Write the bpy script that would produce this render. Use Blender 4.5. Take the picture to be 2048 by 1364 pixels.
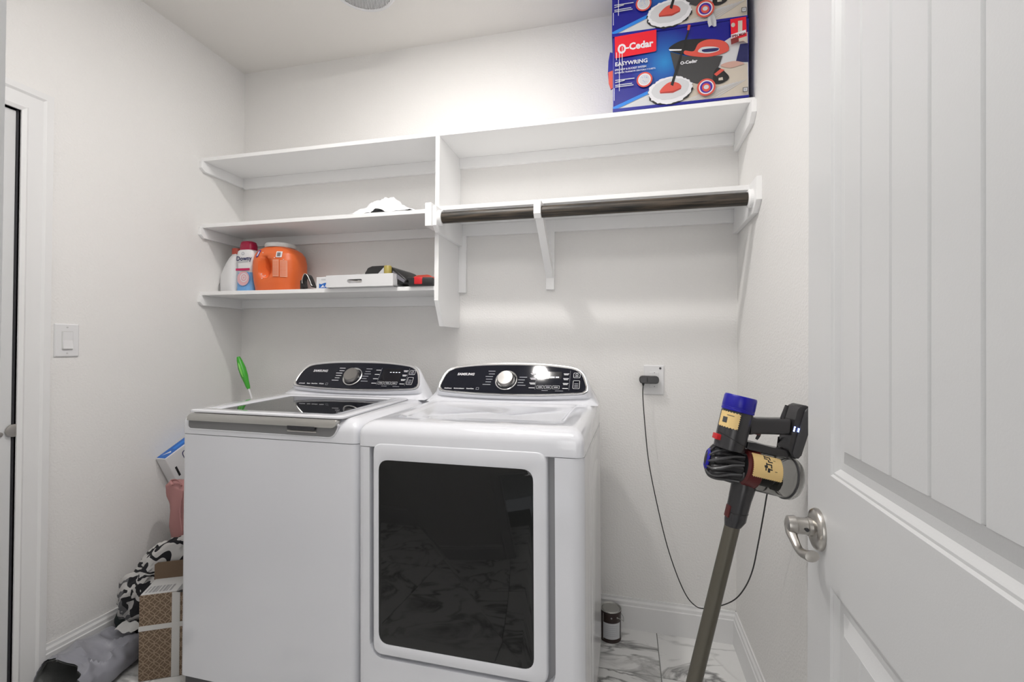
import bpy, bmesh, math, random
from mathutils import Vector, Matrix, noise
random.seed(7)
S = bpy.context.scene
for o in list(bpy.data.objects):
    bpy.data.objects.remove(o)
COL = S.collection

# ------------------------------------------------------------------ camera, world, lights, exposure
cam_d = bpy.data.cameras.new('camera'); cam = bpy.data.objects.new('camera', cam_d); COL.objects.link(cam)
R_ = Vector((0.97089465, 0.23938567, 0.00762163)); U_ = Vector((-0.00552127, -0.00944333, 0.99994017))
F_ = Vector((-0.23944332, 0.97087864, 0.00784676))
CAM = Vector((0.40913941, -2.12089335, 1.24761614))
m = Matrix((R_, U_, -F_)).transposed().to_4x4(); m.translation = CAM
cam.matrix_world = m
cam_d.sensor_width = 36.0; cam_d.lens = 16.22; cam_d.clip_start = 0.02
S.camera = cam

W = bpy.data.worlds.new('hall_ambient_fill'); S.world = W; W.use_nodes = True
bg = W.node_tree.nodes['Background']; bg.inputs[0].default_value = (0.93, 0.96, 1.0, 1); bg.inputs[1].default_value = 0.7  # even ambient fill added beyond the doorway
LAMP = (-0.30, -0.88)          # the room's ceiling lamp
LAMP_W = 11.5
FILL_XY = (-0.12, -1.42); FILL_W = 12.5    # wide fill panel added out of view, nearer the doorway wall
HALL_FILL_W = 8.0                    # soft frontal fill added in the hall behind the photographer
S.view_settings.view_transform = 'Standard'; S.view_settings.look = 'None'
S.view_settings.gamma = 1.0; S.view_settings.use_curve_mapping = False
S.view_settings.exposure = 0.06

# ------------------------------------------------------------------ room measures
XL, XR, H, YF = -1.656, 0.867, 2.74, -1.90
ZT, ZM, ZB = 2.149, 1.817, 1.481        # undersides of the shelves
SD = 0.265                              # shelf depth
DX0, DX1 = -0.015, 0.700                # doorway the photo is taken from

# ------------------------------------------------------------------ materials
def mat(name, col, rough=0.5, metal=0.0, spec=None, coat=0.0, trans=0.0, ior=None, bump=None, emit=None, estr=0.0, alpha=1.0, var=None):
    mt = bpy.data.materials.new(name); mt.use_nodes = True
    nt = mt.node_tree; b = nt.nodes['Principled BSDF']
    b.inputs['Base Color'].default_value = (*col, 1); b.inputs['Roughness'].default_value = rough
    b.inputs['Metallic'].default_value = metal
    if spec is not None: b.inputs['Specular IOR Level'].default_value = spec
    if coat: b.inputs['Coat Weight'].default_value = coat; b.inputs['Coat Roughness'].default_value = 0.05
    if trans: b.inputs['Transmission Weight'].default_value = trans
    if ior: b.inputs['IOR'].default_value = ior
    if emit: b.inputs['Emission Color'].default_value = (*emit, 1); b.inputs['Emission Strength'].default_value = estr
    if alpha < 1: b.inputs['Alpha'].default_value = alpha
    if bump or var:
        tc = nt.nodes.new('ShaderNodeTexCoord')
    if bump:
        sc, st, det = bump
        nz = nt.nodes.new('ShaderNodeTexNoise'); nz.inputs['Scale'].default_value = sc; nz.inputs['Detail'].default_value = det
        bp = nt.nodes.new('ShaderNodeBump'); bp.inputs['Strength'].default_value = st; bp.inputs['Distance'].default_value = 0.002
        nt.links.new(tc.outputs['Object'], nz.inputs['Vector']); nt.links.new(nz.outputs['Fac'], bp.inputs['Height'])
        nt.links.new(bp.outputs['Normal'], b.inputs['Normal'])
    if var:
        sc, c2 = var
        nz = nt.nodes.new('ShaderNodeTexNoise'); nz.inputs['Scale'].default_value = sc; nz.inputs['Detail'].default_value = 4
        mx = nt.nodes.new('ShaderNodeMix'); mx.data_type = 'RGBA'
        mx.inputs[6].default_value = (*col, 1); mx.inputs[7].default_value = (*c2, 1)
        nt.links.new(tc.outputs['Object'], nz.inputs['Vector']); nt.links.new(nz.outputs['Fac'], mx.inputs[0])
        nt.links.new(mx.outputs[2], b.inputs['Base Color'])
    return mt

M = {}
M['wall'] = mat('wall_paint', (0.83, 0.82, 0.805), 0.75, bump=(130, 0.9, 3))
M['ceil'] = mat('ceiling_paint', (0.82, 0.80, 0.77), 0.9, bump=(120, 0.3, 3))
M['trim'] = mat('trim_paint', (0.80, 0.80, 0.80), 0.35)
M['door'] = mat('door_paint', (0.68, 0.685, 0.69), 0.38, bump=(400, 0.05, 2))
M['shelf'] = mat('shelf_paint', (0.92, 0.92, 0.92), 0.4)
M['enamel'] = mat('white_enamel', (0.78, 0.79, 0.83), 0.11, coat=0.6)
M['enamel_side'] = mat('white_side_enamel', (0.78, 0.78, 0.79), 0.22, coat=0.3)
M['gap'] = mat('dark_gap', (0.03, 0.03, 0.035), 0.6)
M['groove'] = mat('grey_groove', (0.36, 0.36, 0.37), 0.5)
M['steel'] = mat('brushed_steel', (0.60, 0.59, 0.56), 0.33, 0.85)
M['chrome'] = mat('chrome', (0.80, 0.80, 0.80), 0.14, 1.0)
M['panel'] = mat('black_panel', (0.012, 0.013, 0.020), 0.05, spec=0.22)
M['display'] = mat('display_black', (0.004, 0.004, 0.008), 0.08)
M['ink_white'] = mat('white_print', (0.75, 0.75, 0.78), 0.5)
M['ink_grey'] = mat('grey_print', (0.40, 0.41, 0.45), 0.5)
M['nickel'] = mat('satin_nickel', (0.50, 0.48, 0.45), 0.28, 1.0)
M['black'] = mat('black_plastic', (0.015, 0.015, 0.016), 0.4)
M['charcoal'] = mat('charcoal_plastic', (0.036, 0.035, 0.038), 0.26)
M['dgrey'] = mat('dark_grey_plastic', (0.066, 0.066, 0.070), 0.28)
M['blue'] = mat('deep_blue_plastic', (0.008, 0.006, 0.34), 0.3)
M['red'] = mat('red_plastic', (0.60, 0.012, 0.018), 0.35)
M['darkred'] = mat('dark_red_plastic', (0.10, 0.012, 0.012), 0.35)
M['wand'] = mat('olive_grey_wand', (0.135, 0.125, 0.10), 0.38, 0.5)
M['sticker'] = mat('cream_yellow_sticker', (0.86, 0.62, 0.27), 0.55)
M['led'] = mat('blue_led', (0.1, 0.2, 1), 0.4, emit=(0.25, 0.35, 1.0), estr=9)
M['smoke'] = mat('smoky_clear_plastic', (0.52, 0.52, 0.51), 0.06, trans=1.0, ior=1.13)
M['dust'] = mat('grey_dust', (0.17, 0.165, 0.155), 0.95, bump=(300, 1.0, 4))
M['orange'] = mat('orange_plastic', (0.80, 0.165, 0.040), 0.38, var=(9, (0.72, 0.130, 0.030)))
M['white_pl'] = mat('white_plastic', (0.78, 0.78, 0.79), 0.35)
M['off_pl'] = mat('off_white_plastic', (0.62, 0.62, 0.61), 0.4)
M['redcap'] = mat('red_cap', (0.46, 0.06, 0.035), 0.4)
M['pinkcap'] = mat('crimson_cap', (0.36, 0.004, 0.045), 0.35)
M['green'] = mat('green_plastic', (0.06, 0.42, 0.035), 0.35)
M['lime'] = mat('lime_plastic', (0.20, 0.62, 0.10), 0.35)
M['bagwhite'] = mat('thin_white_plastic', (0.88, 0.88, 0.90), 0.45)
M['mailer'] = mat('grey_mailer_plastic', (0.30, 0.305, 0.345), 0.30, bump=(30, 0.25, 4))
M['mailer_in'] = mat('dark_mailer_lining', (0.15, 0.155, 0.152), 0.5)
M['darkgreen'] = mat('dark_green_fabric', (0.008, 0.018, 0.018), 0.7)
M['pink'] = mat('pink_fabric', (0.42, 0.205, 0.20), 0.85, bump=(60, 0.3, 4))
M['cardboard'] = mat('cardboard', (0.17, 0.115, 0.075), 0.85)
M['paper'] = mat('white_paper', (0.66, 0.66, 0.65), 0.7)
M['tape'] = mat('white_tape', (0.60, 0.59, 0.57), 0.5)
M['tin'] = mat('can_lid_tin', (0.42, 0.42, 0.40), 0.35, 0.8)
M['canlabel'] = mat('dark_brown_label', (0.030, 0.016, 0.014), 0.4)
M['skyblue'] = mat('sky_blue_plastic', (0.16, 0.40, 0.75), 0.35)
M['pinkprint'] = mat('pink_print', (0.72, 0.42, 0.45), 0.5)
M['magenta'] = mat('magenta_print', (0.52, 0.01, 0.13), 0.5)
M['navy'] = mat('navy_print', (0.012, 0.015, 0.10), 0.5)
M['purple'] = mat('purple_print', (0.06, 0.02, 0.32), 0.5)
M['boxblue'] = mat('carton_blue', (0.006, 0.007, 0.27), 0.35)
M['cyan'] = mat('bright_blue_print', (0.020, 0.22, 0.72), 0.4)
M['boxred'] = mat('carton_red', (0.78, 0.006, 0.022), 0.4)
M['coral'] = mat('coral_print', (0.66, 0.085, 0.06), 0.45)
M['corald'] = mat('dark_coral_print', (0.40, 0.04, 0.03), 0.45)
M['floorprint'] = mat('pale_wood_print', (0.58, 0.52, 0.44), 0.45)
M['greyprint'] = mat('light_grey_print', (0.60, 0.61, 0.63), 0.45)
M['bucket'] = mat('charcoal_print', (0.050, 0.050, 0.052), 0.45)
M['bucketd'] = mat('black_print', (0.014, 0.014, 0.015), 0.45)
M['skin'] = mat('skin_print', (0.58, 0.36, 0.30), 0.5)
M['maroon'] = mat('maroon_print', (0.20, 0.02, 0.02), 0.45)
M['ocher'] = mat('olive_yellow_plastic', (0.36, 0.29, 0.07), 0.4)
M['tabletblue'] = mat('medium_blue_print', (0.012, 0.13, 0.50), 0.35)
M['glossdark'] = mat('dark_glass', (0.007, 0.0075, 0.0075), 0.03, ior=1.42)
M['lidglass'] = mat('tinted_lid_glass', (0.010, 0.011, 0.013), 0.03, ior=1.9)

def mat_wood_rod():
    mt = bpy.data.materials.new('dark_weathered_wood'); mt.use_nodes = True; nt = mt.node_tree; b = nt.nodes['Principled BSDF']
    tc = nt.nodes.new('ShaderNodeTexCoord'); mp = nt.nodes.new('ShaderNodeMapping'); mp.inputs['Scale'].default_value = (4, 90, 90)
    nz = nt.nodes.new('ShaderNodeTexNoise'); nz.inputs['Scale'].default_value = 1.6; nz.inputs['Detail'].default_value = 6
    cr = nt.nodes.new('ShaderNodeValToRGB')
    cr.color_ramp.elements[0].position = 0.38; cr.color_ramp.elements[0].color = (0.009, 0.008, 0.006, 1)
    cr.color_ramp.elements[1].position = 0.72; cr.color_ramp.elements[1].color = (0.095, 0.070, 0.048, 1)
    nt.links.new(tc.outputs['Object'], mp.inputs['Vector']); nt.links.new(mp.outputs['Vector'], nz.inputs['Vector'])
    nt.links.new(nz.outputs['Fac'], cr.inputs['Fac']); nt.links.new(cr.outputs['Color'], b.inputs['Base Color'])
    b.inputs['Roughness'].default_value = 0.45
    return mt
M['rod'] = mat_wood_rod()

def mat_marble():
    mt = bpy.data.materials.new('marble_tile'); mt.use_nodes = True; nt = mt.node_tree; b = nt.nodes['Principled BSDF']
    tc = nt.nodes.new('ShaderNodeTexCoord'); oi = nt.nodes.new('ShaderNodeObjectInfo')
    add = nt.nodes.new('ShaderNodeVectorMath'); add.operation = 'MULTIPLY_ADD'
    cmb = nt.nodes.new('ShaderNodeCombineXYZ')
    for i in range(3): nt.links.new(oi.outputs['Random'], cmb.inputs[i])
    add.inputs[1].default_value = (37, 53, 71)
    nt.links.new(cmb.outputs[0], add.inputs[0]); nt.links.new(tc.outputs['Object'], add.inputs[2])
    mp = nt.nodes.new('ShaderNodeMapping'); mp.inputs['Rotation'].default_value = (0, 0, 0.75); mp.inputs['Scale'].default_value = (1, 2.3, 1)
    nt.links.new(add.outputs[0], mp.inputs['Vector'])
    n1 = nt.nodes.new('ShaderNodeTexNoise'); n1.inputs['Scale'].default_value = 2.6; n1.inputs['Detail'].default_value = 7; n1.inputs['Distortion'].default_value = 1.4
    nt.links.new(mp.outputs[0], n1.inputs['Vector'])
    sub = nt.nodes.new('ShaderNodeMath'); sub.operation = 'SUBTRACT'; sub.inputs[1].default_value = 0.5
    ab = nt.nodes.new('ShaderNodeMath'); ab.operation = 'ABSOLUTE'
    nt.links.new(n1.outputs['Fac'], sub.inputs[0]); nt.links.new(sub.outputs[0], ab.inputs[0])
    cr = nt.nodes.new('ShaderNodeValToRGB'); e = cr.color_ramp.elements
    e[0].position = 0.0; e[0].color = (0.22, 0.22, 0.22, 1); e[1].position = 0.05; e[1].color = (0.80, 0.80, 0.79, 1)
    x = e.new(0.012); x.color = (0.34, 0.34, 0.335, 1)
    n2 = nt.nodes.new('ShaderNodeTexNoise'); n2.inputs['Scale'].default_value = 3.0; n2.inputs['Detail'].default_value = 5
    nt.links.new(mp.outputs[0], n2.inputs['Vector'])
    c2 = nt.nodes.new('ShaderNodeValToRGB'); c2.color_ramp.elements[0].position = 0.42; c2.color_ramp.elements[0].color = (0, 0, 0, 1); c2.color_ramp.elements[1].position = 0.62
    nt.links.new(n2.outputs['Fac'], c2.inputs['Fac'])
    mx = nt.nodes.new('ShaderNodeMix'); mx.data_type = 'RGBA'; mx.inputs[7].default_value = (0.82, 0.82, 0.81, 1)
    nt.links.new(ab.outputs[0], cr.inputs['Fac']); nt.links.new(cr.outputs['Color'], mx.inputs[6]); nt.links.new(c2.outputs['Color'], mx.inputs[0])
    nt.links.new(mx.outputs[2], b.inputs['Base Color']); b.inputs['Roughness'].default_value = 0.25
    return mt
M['marble'] = mat_marble()
M['grout'] = mat('grey_grout', (0.33, 0.33, 0.32), 0.9)

def mat_damask():
    mt = bpy.data.materials.new('black_white_scroll_fabric'); mt.use_nodes = True; nt = mt.node_tree; b = nt.nodes['Principled BSDF']
    tc = nt.nodes.new('ShaderNodeTexCoord')
    nz = nt.nodes.new('ShaderNodeTexNoise'); nz.inputs['Scale'].default_value = 9; nz.inputs['Detail'].default_value = 1
    nt.links.new(tc.outputs['Object'], nz.inputs['Vector'])
    mx = nt.nodes.new('ShaderNodeMix'); mx.data_type = 'RGBA'; mx.inputs[0].default_value = 0.12
    nt.links.new(tc.outputs['Object'], mx.inputs[6]); nt.links.new(nz.outputs['Color'], mx.inputs[7])
    wv = nt.nodes.new('ShaderNodeTexWave'); wv.wave_type = 'RINGS'; wv.inputs['Scale'].default_value = 9; wv.inputs['Distortion'].default_value = 7
    wv.inputs['Detail'].default_value = 1.0; wv.inputs['Detail Scale'].default_value = 2.2
    nt.links.new(mx.outputs[2], wv.inputs['Vector'])
    cr = nt.nodes.new('ShaderNodeValToRGB'); cr.color_ramp.interpolation = 'CONSTANT'; e = cr.color_ramp.elements
    e[0].position = 0; e[0].color = (0.012, 0.012, 0.016, 1); e[1].position = 0.42; e[1].color = (0.56, 0.55, 0.54, 1)
    nt.links.new(wv.outputs['Fac'], cr.inputs['Fac'])
    # grey band print on the near left part of the cloth
    sp = nt.nodes.new('ShaderNodeSeparateXYZ'); nt.links.new(tc.outputs['Object'], sp.inputs[0])
    gt = nt.nodes.new('ShaderNodeMath'); gt.operation = 'LESS_THAN'; gt.inputs[1].default_value = -0.045
    nt.links.new(sp.outputs[0], gt.inputs[0])
    c2 = nt.nodes.new('ShaderNodeValToRGB'); c2.color_ramp.interpolation = 'CONSTANT'; e = c2.color_ramp.elements
    e[0].position = 0; e[0].color = (0.13, 0.13, 0.14, 1); e[1].position = 0.36; e[1].color = (0.56, 0.55, 0.54, 1)
    nt.links.new(wv.outputs['Fac'], c2.inputs['Fac'])
    m2 = nt.nodes.new('ShaderNodeMix'); m2.data_type = 'RGBA'
    nt.links.new(gt.outputs[0], m2.inputs[0]); nt.links.new(cr.outputs['Color'], m2.inputs[6]); nt.links.new(c2.outputs['Color'], m2.inputs[7])
    nt.links.new(m2.outputs[2], b.inputs['Base Color']); b.inputs['Roughness'].default_value = 0.9
    return mt
M['damask'] = mat_damask()

def mat_petal_box():
    mt = bpy.data.materials.new('brown_petal_carton'); mt.use_nodes = True; nt = mt.node_tree; b = nt.nodes['Principled BSDF']
    tc = nt.nodes.new('ShaderNodeTexCoord'); sp = nt.nodes.new('ShaderNodeSeparateXYZ'); nt.links.new(tc.outputs['Object'], sp.inputs[0])
    def math_(op, a, bb=None):
        n = nt.nodes.new('ShaderNodeMath'); n.operation = op
        for i, v in enumerate((a, bb)):
            if v is None: continue
            if isinstance(v, (int, float)): n.inputs[i].default_value = v
            else: nt.links.new(v, n.inputs[i])
        return n.outputs[0]
    h = math_('ADD', sp.outputs[0], sp.outputs[1]); k = 0.034
    def ring(ox, oz):
        x = math_('SUBTRACT', math_('PINGPONG', math_('ADD', h, ox), k / 2), 0.0)
        z = math_('PINGPONG', math_('ADD', sp.outputs[2], oz), k / 2)
        d = math_('SQRT', math_('ADD', math_('MULTIPLY', x, x), math_('MULTIPLY', z, z)))
        return math_('LESS_THAN', math_('ABSOLUTE', math_('SUBTRACT', d, k * 0.5)), 0.0011)
    f = math_('MAXIMUM', ring(5, 5), ring(5 + k / 2, 5 + k / 2))
    mx = nt.nodes.new('ShaderNodeMix'); mx.data_type = 'RGBA'; mx.inputs[6].default_value = (0.155, 0.105, 0.068, 1); mx.inputs[7].default_value = (0.34, 0.255, 0.18, 1)
    nt.links.new(f, mx.inputs[0]); nt.links.new(mx.outputs[2], b.inputs['Base Color']); b.inputs['Roughness'].default_value = 0.8
    return mt
M['petal'] = mat_petal_box()

def mat_glow_blue():
    mt = bpy.data.materials.new('blue_gradient_print'); mt.use_nodes = True; nt = mt.node_tree; b = nt.nodes['Principled BSDF']
    tc = nt.nodes.new('ShaderNodeTexCoord'); mp = nt.nodes.new('ShaderNodeMapping')
    mp.inputs['Location'].default_value = (-0.195, 0, -0.175); mp.vector_type = 'POINT'
    nt.links.new(tc.outputs['Object'], mp.inputs['Vector'])
    ln = nt.nodes.new('ShaderNodeVectorMath'); ln.operation = 'LENGTH'; nt.links.new(mp.outputs[0], ln.inputs[0])
    cr = nt.nodes.new('ShaderNodeValToRGB'); e = cr.color_ramp.elements
    e[0].position = 0.0; e[0].color = (0.02, 0.24, 0.58, 1); e[1].position = 0.13; e[1].color = (0.005, 0.006, 0.25, 1)
    x = e.new(0.05); x.color = (0.010, 0.11, 0.42, 1)
    nt.links.new(ln.outputs['Value'], cr.inputs['Fac']); nt.links.new(cr.outputs['Color'], b.inputs['Base Color']); b.inputs['Roughness'].default_value = 0.35
    return mt
M['glowblue'] = mat_glow_blue()

# ------------------------------------------------------------------ geometry helpers
def link(name, me, parent=None, loc=None, rot=None):
    o = bpy.data.objects.new(name, me); COL.objects.link(o)
    if parent: o.parent = parent
    if loc: o.location = loc
    if rot: o.rotation_euler = rot
    return o
def obj(name, bm, mt, parent=None, smooth=False, loc=None, rot=None, xf=None, angle=None):
    if xf is not None: bmesh.ops.transform(bm, matrix=xf, verts=bm.verts)
    bmesh.ops.recalc_face_normals(bm, faces=bm.faces)
    me = bpy.data.meshes.new(name); bm.to_mesh(me); bm.free()
    for k in (mt if isinstance(mt, (list, tuple)) else [mt]): me.materials.append(k)
    if smooth:
        for p in me.polygons: p.use_smooth = True
        try: me.set_sharp_from_angle(angle=math.radians(angle or 40))
        except Exception: pass
    return link(name, me, parent, loc, rot)
def thing(name, label, cat, loc=(0, 0, 0), rot=(0, 0, 0), group=None):
    o = bpy.data.objects.new(name, None); COL.objects.link(o); o.location = loc; o.rotation_euler = rot
    o.empty_display_size = 0.05
    return tag(o, label, cat, group)
def tag(o, label, cat, group=None):
    o['label'] = label; o['category'] = cat
    if group: o['group'] = group
    return o
def struct(o):
    o['kind'] = 'structure'; return o
def stuff(o):
    o['kind'] = 'stuff'; return o
def B(): return bmesh.new()
def box(bm, x0, x1, y0, y1, z0, z1, bev=0.0, seg=2):
    r = bmesh.ops.create_cube(bm, size=1.0)
    vs = r['verts']
    for v in vs:
        v.co = Vector((x0 + (v.co.x + .5) * (x1 - x0), y0 + (v.co.y + .5) * (y1 - y0), z0 + (v.co.z + .5) * (z1 - z0)))
    if bev:
        es = list({e for v in vs for e in v.link_edges})
        bmesh.ops.bevel(bm, geom=es, offset=bev, segments=seg, profile=0.5, affect='EDGES')
    return bm
def prism(bm, pts, a0, a1, axis='y', bev=0.0):
    """extrude a 2-D outline; axis y: pts are (x,z); x: (y,z); z: (x,y)"""
    def P(p, a):
        return {'y': (p[0], a, p[1]), 'x': (a, p[0], p[1]), 'z': (p[0], p[1], a)}[axis]
    v0 = [bm.verts.new(P(p, a0)) for p in pts]; v1 = [bm.verts.new(P(p, a1)) for p in pts]
    n = len(pts); fs = [bm.faces.new(v0), bm.faces.new(v1[::-1])]
    for i in range(n): fs.append(bm.faces.new((v0[i], v1[i], v1[(i + 1) % n], v0[(i + 1) % n])))
    if bev:
        es = [e for f in fs[:2] for e in f.edges]
        bmesh.ops.bevel(bm, geom=es, offset=bev, segments=2, profile=0.5, affect='EDGES')
    return bm
def loft(bm, rings, cap0=True, cap1=True, closed=True):
    vr = [[bm.verts.new(p) for p in r] for r in rings]; n = len(rings[0])
    for a, b in zip(vr, vr[1:]):
        for i in range(n if closed else n - 1):
            j = (i + 1) % n
            bm.faces.new((a[i], a[j], b[j], b[i]))
    if cap0: bm.faces.new(vr[0][::-1])
    if cap1: bm.faces.new(vr[-1])
    return bm
def frame_of(t):
    t = Vector(t).normalized(); a = Vector((0, 0, 1)) if abs(t.z) < .9 else Vector((1, 0, 0))
    u = t.cross(a).normalized(); return u, t.cross(u).normalized()
def tube(bm, pts, r, n=10, cap=True, flat=1.0):
    pts = [Vector(p) for p in pts]; rings = []; u = None
    for i, p in enumerate(pts):
        t = (pts[min(i + 1, len(pts) - 1)] - pts[max(i - 1, 0)]).normalized()
        if u is None: u, w = frame_of(t)
        else:
            u = (u - t * u.dot(t)).normalized(); w = t.cross(u)
        rr = r[i] if isinstance(r, (list, tuple)) else r
        rings.append([p + (u * math.cos(k * 2 * math.pi / n) + w * math.sin(k * 2 * math.pi / n) * flat) * rr for k in range(n)])
    return loft(bm, rings, cap, cap)
def lathe(bm, prof, n=32, o=(0, 0, 0), axis=(0, 0, 1), cap=True, sx=1.0, sy=1.0):
    """prof: (radius, height) along axis"""
    o = Vector(o); t = Vector(axis).normalized(); u, w = frame_of(t)
    if abs(t.z) > .99: u, w = Vector((1, 0, 0)), Vector((0, 1, 0))
    rings = [[o + t * h + (u * math.cos(k * 2 * math.pi / n) * sx + w * math.sin(k * 2 * math.pi / n) * sy) * max(r, 1e-4) for k in range(n)] for r, h in prof]
    return loft(bm, rings, cap, cap)
def fillet(pts, radii, seg=6):
    out = []; n = len(pts)
    for i in range(n):
        p = Vector(pts[i]).to_2d(); a = Vector(pts[i - 1]).to_2d(); b = Vector(pts[(i + 1) % n]).to_2d()
        r = radii[i] if isinstance(radii, (list, tuple)) else radii
        if r <= 0: out.append((p.x, p.y)); continue
        da = (a - p); db = (b - p); r = min(r, da.length * .49, db.length * .49)
        p0 = p + da.normalized() * r; p1 = p + db.normalized() * r
        for k in range(seg + 1):
            t = k / seg; q = p0 * (1 - t) ** 2 + p * 2 * t * (1 - t) + p1 * t * t
            out.append((q.x, q.y))
    return out
def rrect(x0, x1, y0, y1, r, seg=6):
    return fillet([(x0, y0), (x1, y0), (x1, y1), (x0, y1)], r, seg)
def spline(pts, k=6):
    pts = [Vector(p) for p in pts]; out = []
    P = [pts[0]] + pts + [pts[-1]]
    for i in range(1, len(P) - 2):
        for j in range(k):
            t = j / k; a, b, c, d = P[i - 1], P[i], P[i + 1], P[i + 2]
            out.append(0.5 * ((2 * b) + (c - a) * t + (2 * a - 5 * b + 4 * c - d) * t * t + (3 * b - a - 3 * c + d) * t ** 3))
    out.append(pts[-1]); return out
_tc = {}
def text_geo(s, size, bold=0.0, shear=0.0, align='LEFT'):
    key = (s, round(size, 5), bold, shear, align)
    if key not in _tc:
        cu = bpy.data.curves.new('txt', 'FONT'); cu.body = s; cu.size = size; cu.offset = bold; cu.shear = shear
        cu.align_x = align; cu.resolution_u = 2
        o = bpy.data.objects.new('txt', cu); COL.objects.link(o)
        dg = bpy.context.evaluated_depsgraph_get(); me = bpy.data.meshes.new_from_object(o.evaluated_get(dg))
        _tc[key] = ([v.co.copy() for v in me.vertices], [tuple(p.vertices) for p in me.polygons])
        bpy.data.objects.remove(o); bpy.data.curves.remove(cu); bpy.data.meshes.remove(me)
    return _tc[key]

class Art:
    """flat print built as thin layered shapes; local plane (a, b), each layer lifted by `lift` along +n"""
    def __init__(s, lift=0.00025): s.v = []; s.f = []; s.m = []; s.mats = []; s.l = 0; s.lift = lift
    def mi(s, mt):
        if mt not in s.mats: s.mats.append(mt)
        return s.mats.index(mt)
    def poly(s, pts, mt, layer=None):
        if layer is None: s.l += 1; layer = s.l
        b = len(s.v); s.v += [Vector((p[0], p[1], layer * s.lift)) for p in pts]; s.f.append(tuple(range(b, b + len(pts)))); s.m.append(s.mi(mt))
    def rect(s, x0, x1, y0, y1, mt, layer=None): s.poly([(x0, y0), (x1, y0), (x1, y1), (x0, y1)], mt, layer)
    def ell(s, cx, cy, rx, ry, mt, rot=0, n=28, wob=0.0):
        pts = []
        for k in range(n):
            t = k * 2 * math.pi / n; w = 1 + (random.uniform(-wob, wob) if wob else 0)
            x, y = rx * math.cos(t) * w, ry * math.sin(t) * w
            pts.append((cx + x * math.cos(rot) - y * math.sin(rot), cy + x * math.sin(rot) + y * math.cos(rot)))
        s.poly(pts, mt)
    def ring(s, outer, inner, mt):
        s.l += 1; n = len(outer)
        for i in range(n):
            j = (i + 1) % n; s.poly([outer[i], outer[j], inner[j], inner[i]], mt, s.l)
    def text(s, t, x, y, size, mt, bold=0.0, shear=0.0, rot=0.0, sx=1.0, align='LEFT'):
        s.l += 1; V, Fc = text_geo(t, size, bold, shear, align); b = len(s.v); c, sn = math.cos(rot), math.sin(rot)
        for p in V: s.v.append(Vector((x + p.x * sx * c - p.y * sn, y + p.x * sx * sn + p.y * c, s.l * s.lift)))
        k = s.mi(mt)
        for f in Fc: s.f.append(tuple(i + b for i in f)); s.m.append(k)
    def build(s, name, parent, xf):
        me = bpy.data.meshes.new(name); me.from_pydata([xf @ p for p in s.v], [], s.f)
        for k in s.mats: me.materials.append(k)
        for p, k in zip(me.polygons, s.m): p.material_index = k
        me.validate(); return link(name, me, parent)
def fbm(p, s, o=3):
    return noise.fractal(Vector(p) * s, 1.0, 2.0, o)

# ------------------------------------------------------------------ room shell
T = 0.10
def wall(name, *boxes, mt=None):
    bm = B()
    for b in boxes: box(bm, *b)
    return struct(obj(name, bm, mt or M['wall']))
wall('wall_back', (XL - T, XR + T, 0, T, 0, H))
D2A, D2B, D2Z = -1.85, -0.972, 2.055       # opening of the door in the left wall
wall('wall_left', (XL - T, XL, D2B, 0, 0, H), (XL - T, XL, YF, D2B, D2Z, H), (XL - T, XL, YF - T, D2A, 0, H))
wall('wall_right', (XR, XR + T, YF - T, 0, 0, H))
wall('wall_front', (XL, DX0 - 0.02, YF - T, YF, 0, H), (DX1 + 0.02, XR, YF - T, YF, 0, H), (DX0 - 0.02, DX1 + 0.02, YF - T, YF, 2.06, H))
wall('ceiling', (XL - T, XR + T, YF - T, T, H, H + T), mt=M['ceil'])
fl = wall('floor', (XL - T, XR + T, -3.0, T, -T, -0.004), mt=M['grout'])
ts = 0.61; tile_me = {}
for i in range(-4, 2):
    for j in range(-5, 1):
        x0 = 0.546 + i * ts; y0 = -0.290 + j * ts
        a, b, c, d = max(x0, XL), min(x0 + ts, XR), max(y0, YF - 0.6), min(y0 + ts, 0)
        if b - a < .02 or d - c < .02: continue
        bm = B(); box(bm, a + .0016, b - .0016, c + .0016, d - .0016, -0.006, 0, 0.0008, 1)
        cx, cy = (a + b) / 2, (c + d) / 2
        bmesh.ops.translate(bm, vec=(-cx, -cy, 0), verts=bm.verts)
        obj('tile', bm, M['marble'], fl, loc=(cx, cy, 0))

def base_prof(h=0.133, t=0.015):   # (out from the wall, z)
    return [(0, 0), (t, 0), (t, h - .034), (t - .003, h - .030), (t - .004, h - .018), (t - .009, h - .010), (t - .010, h), (0, h)]
def baseboard(name, segs):
    bm = B()
    for kind, w, a, b in segs:
        if kind == 'y-': prism(bm, [(w - o, z) for o, z in base_prof()], a, b, 'x')
        elif kind == 'x+': prism(bm, [(w + o, z) for o, z in base_prof()], a, b, 'y')
        elif kind == 'x-': prism(bm, [(w - o, z) for o, z in base_prof()], a, b, 'y')
        elif kind == 'y+': prism(bm, [(w + o, z) for o, z in base_prof()], a, b, 'x')
    return struct(obj(name, bm, M['trim']))
baseboard('baseboard_back', [('y-', 0, XL, XR)])
baseboard('baseboard_left', [('x+', XL, -0.882, -0.0)])
baseboard('baseboard_right', [('x-', XR, YF, -0.0)])
baseboard('baseboard_front', [('y+', YF, XL, DX0 - 0.09)])

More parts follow.
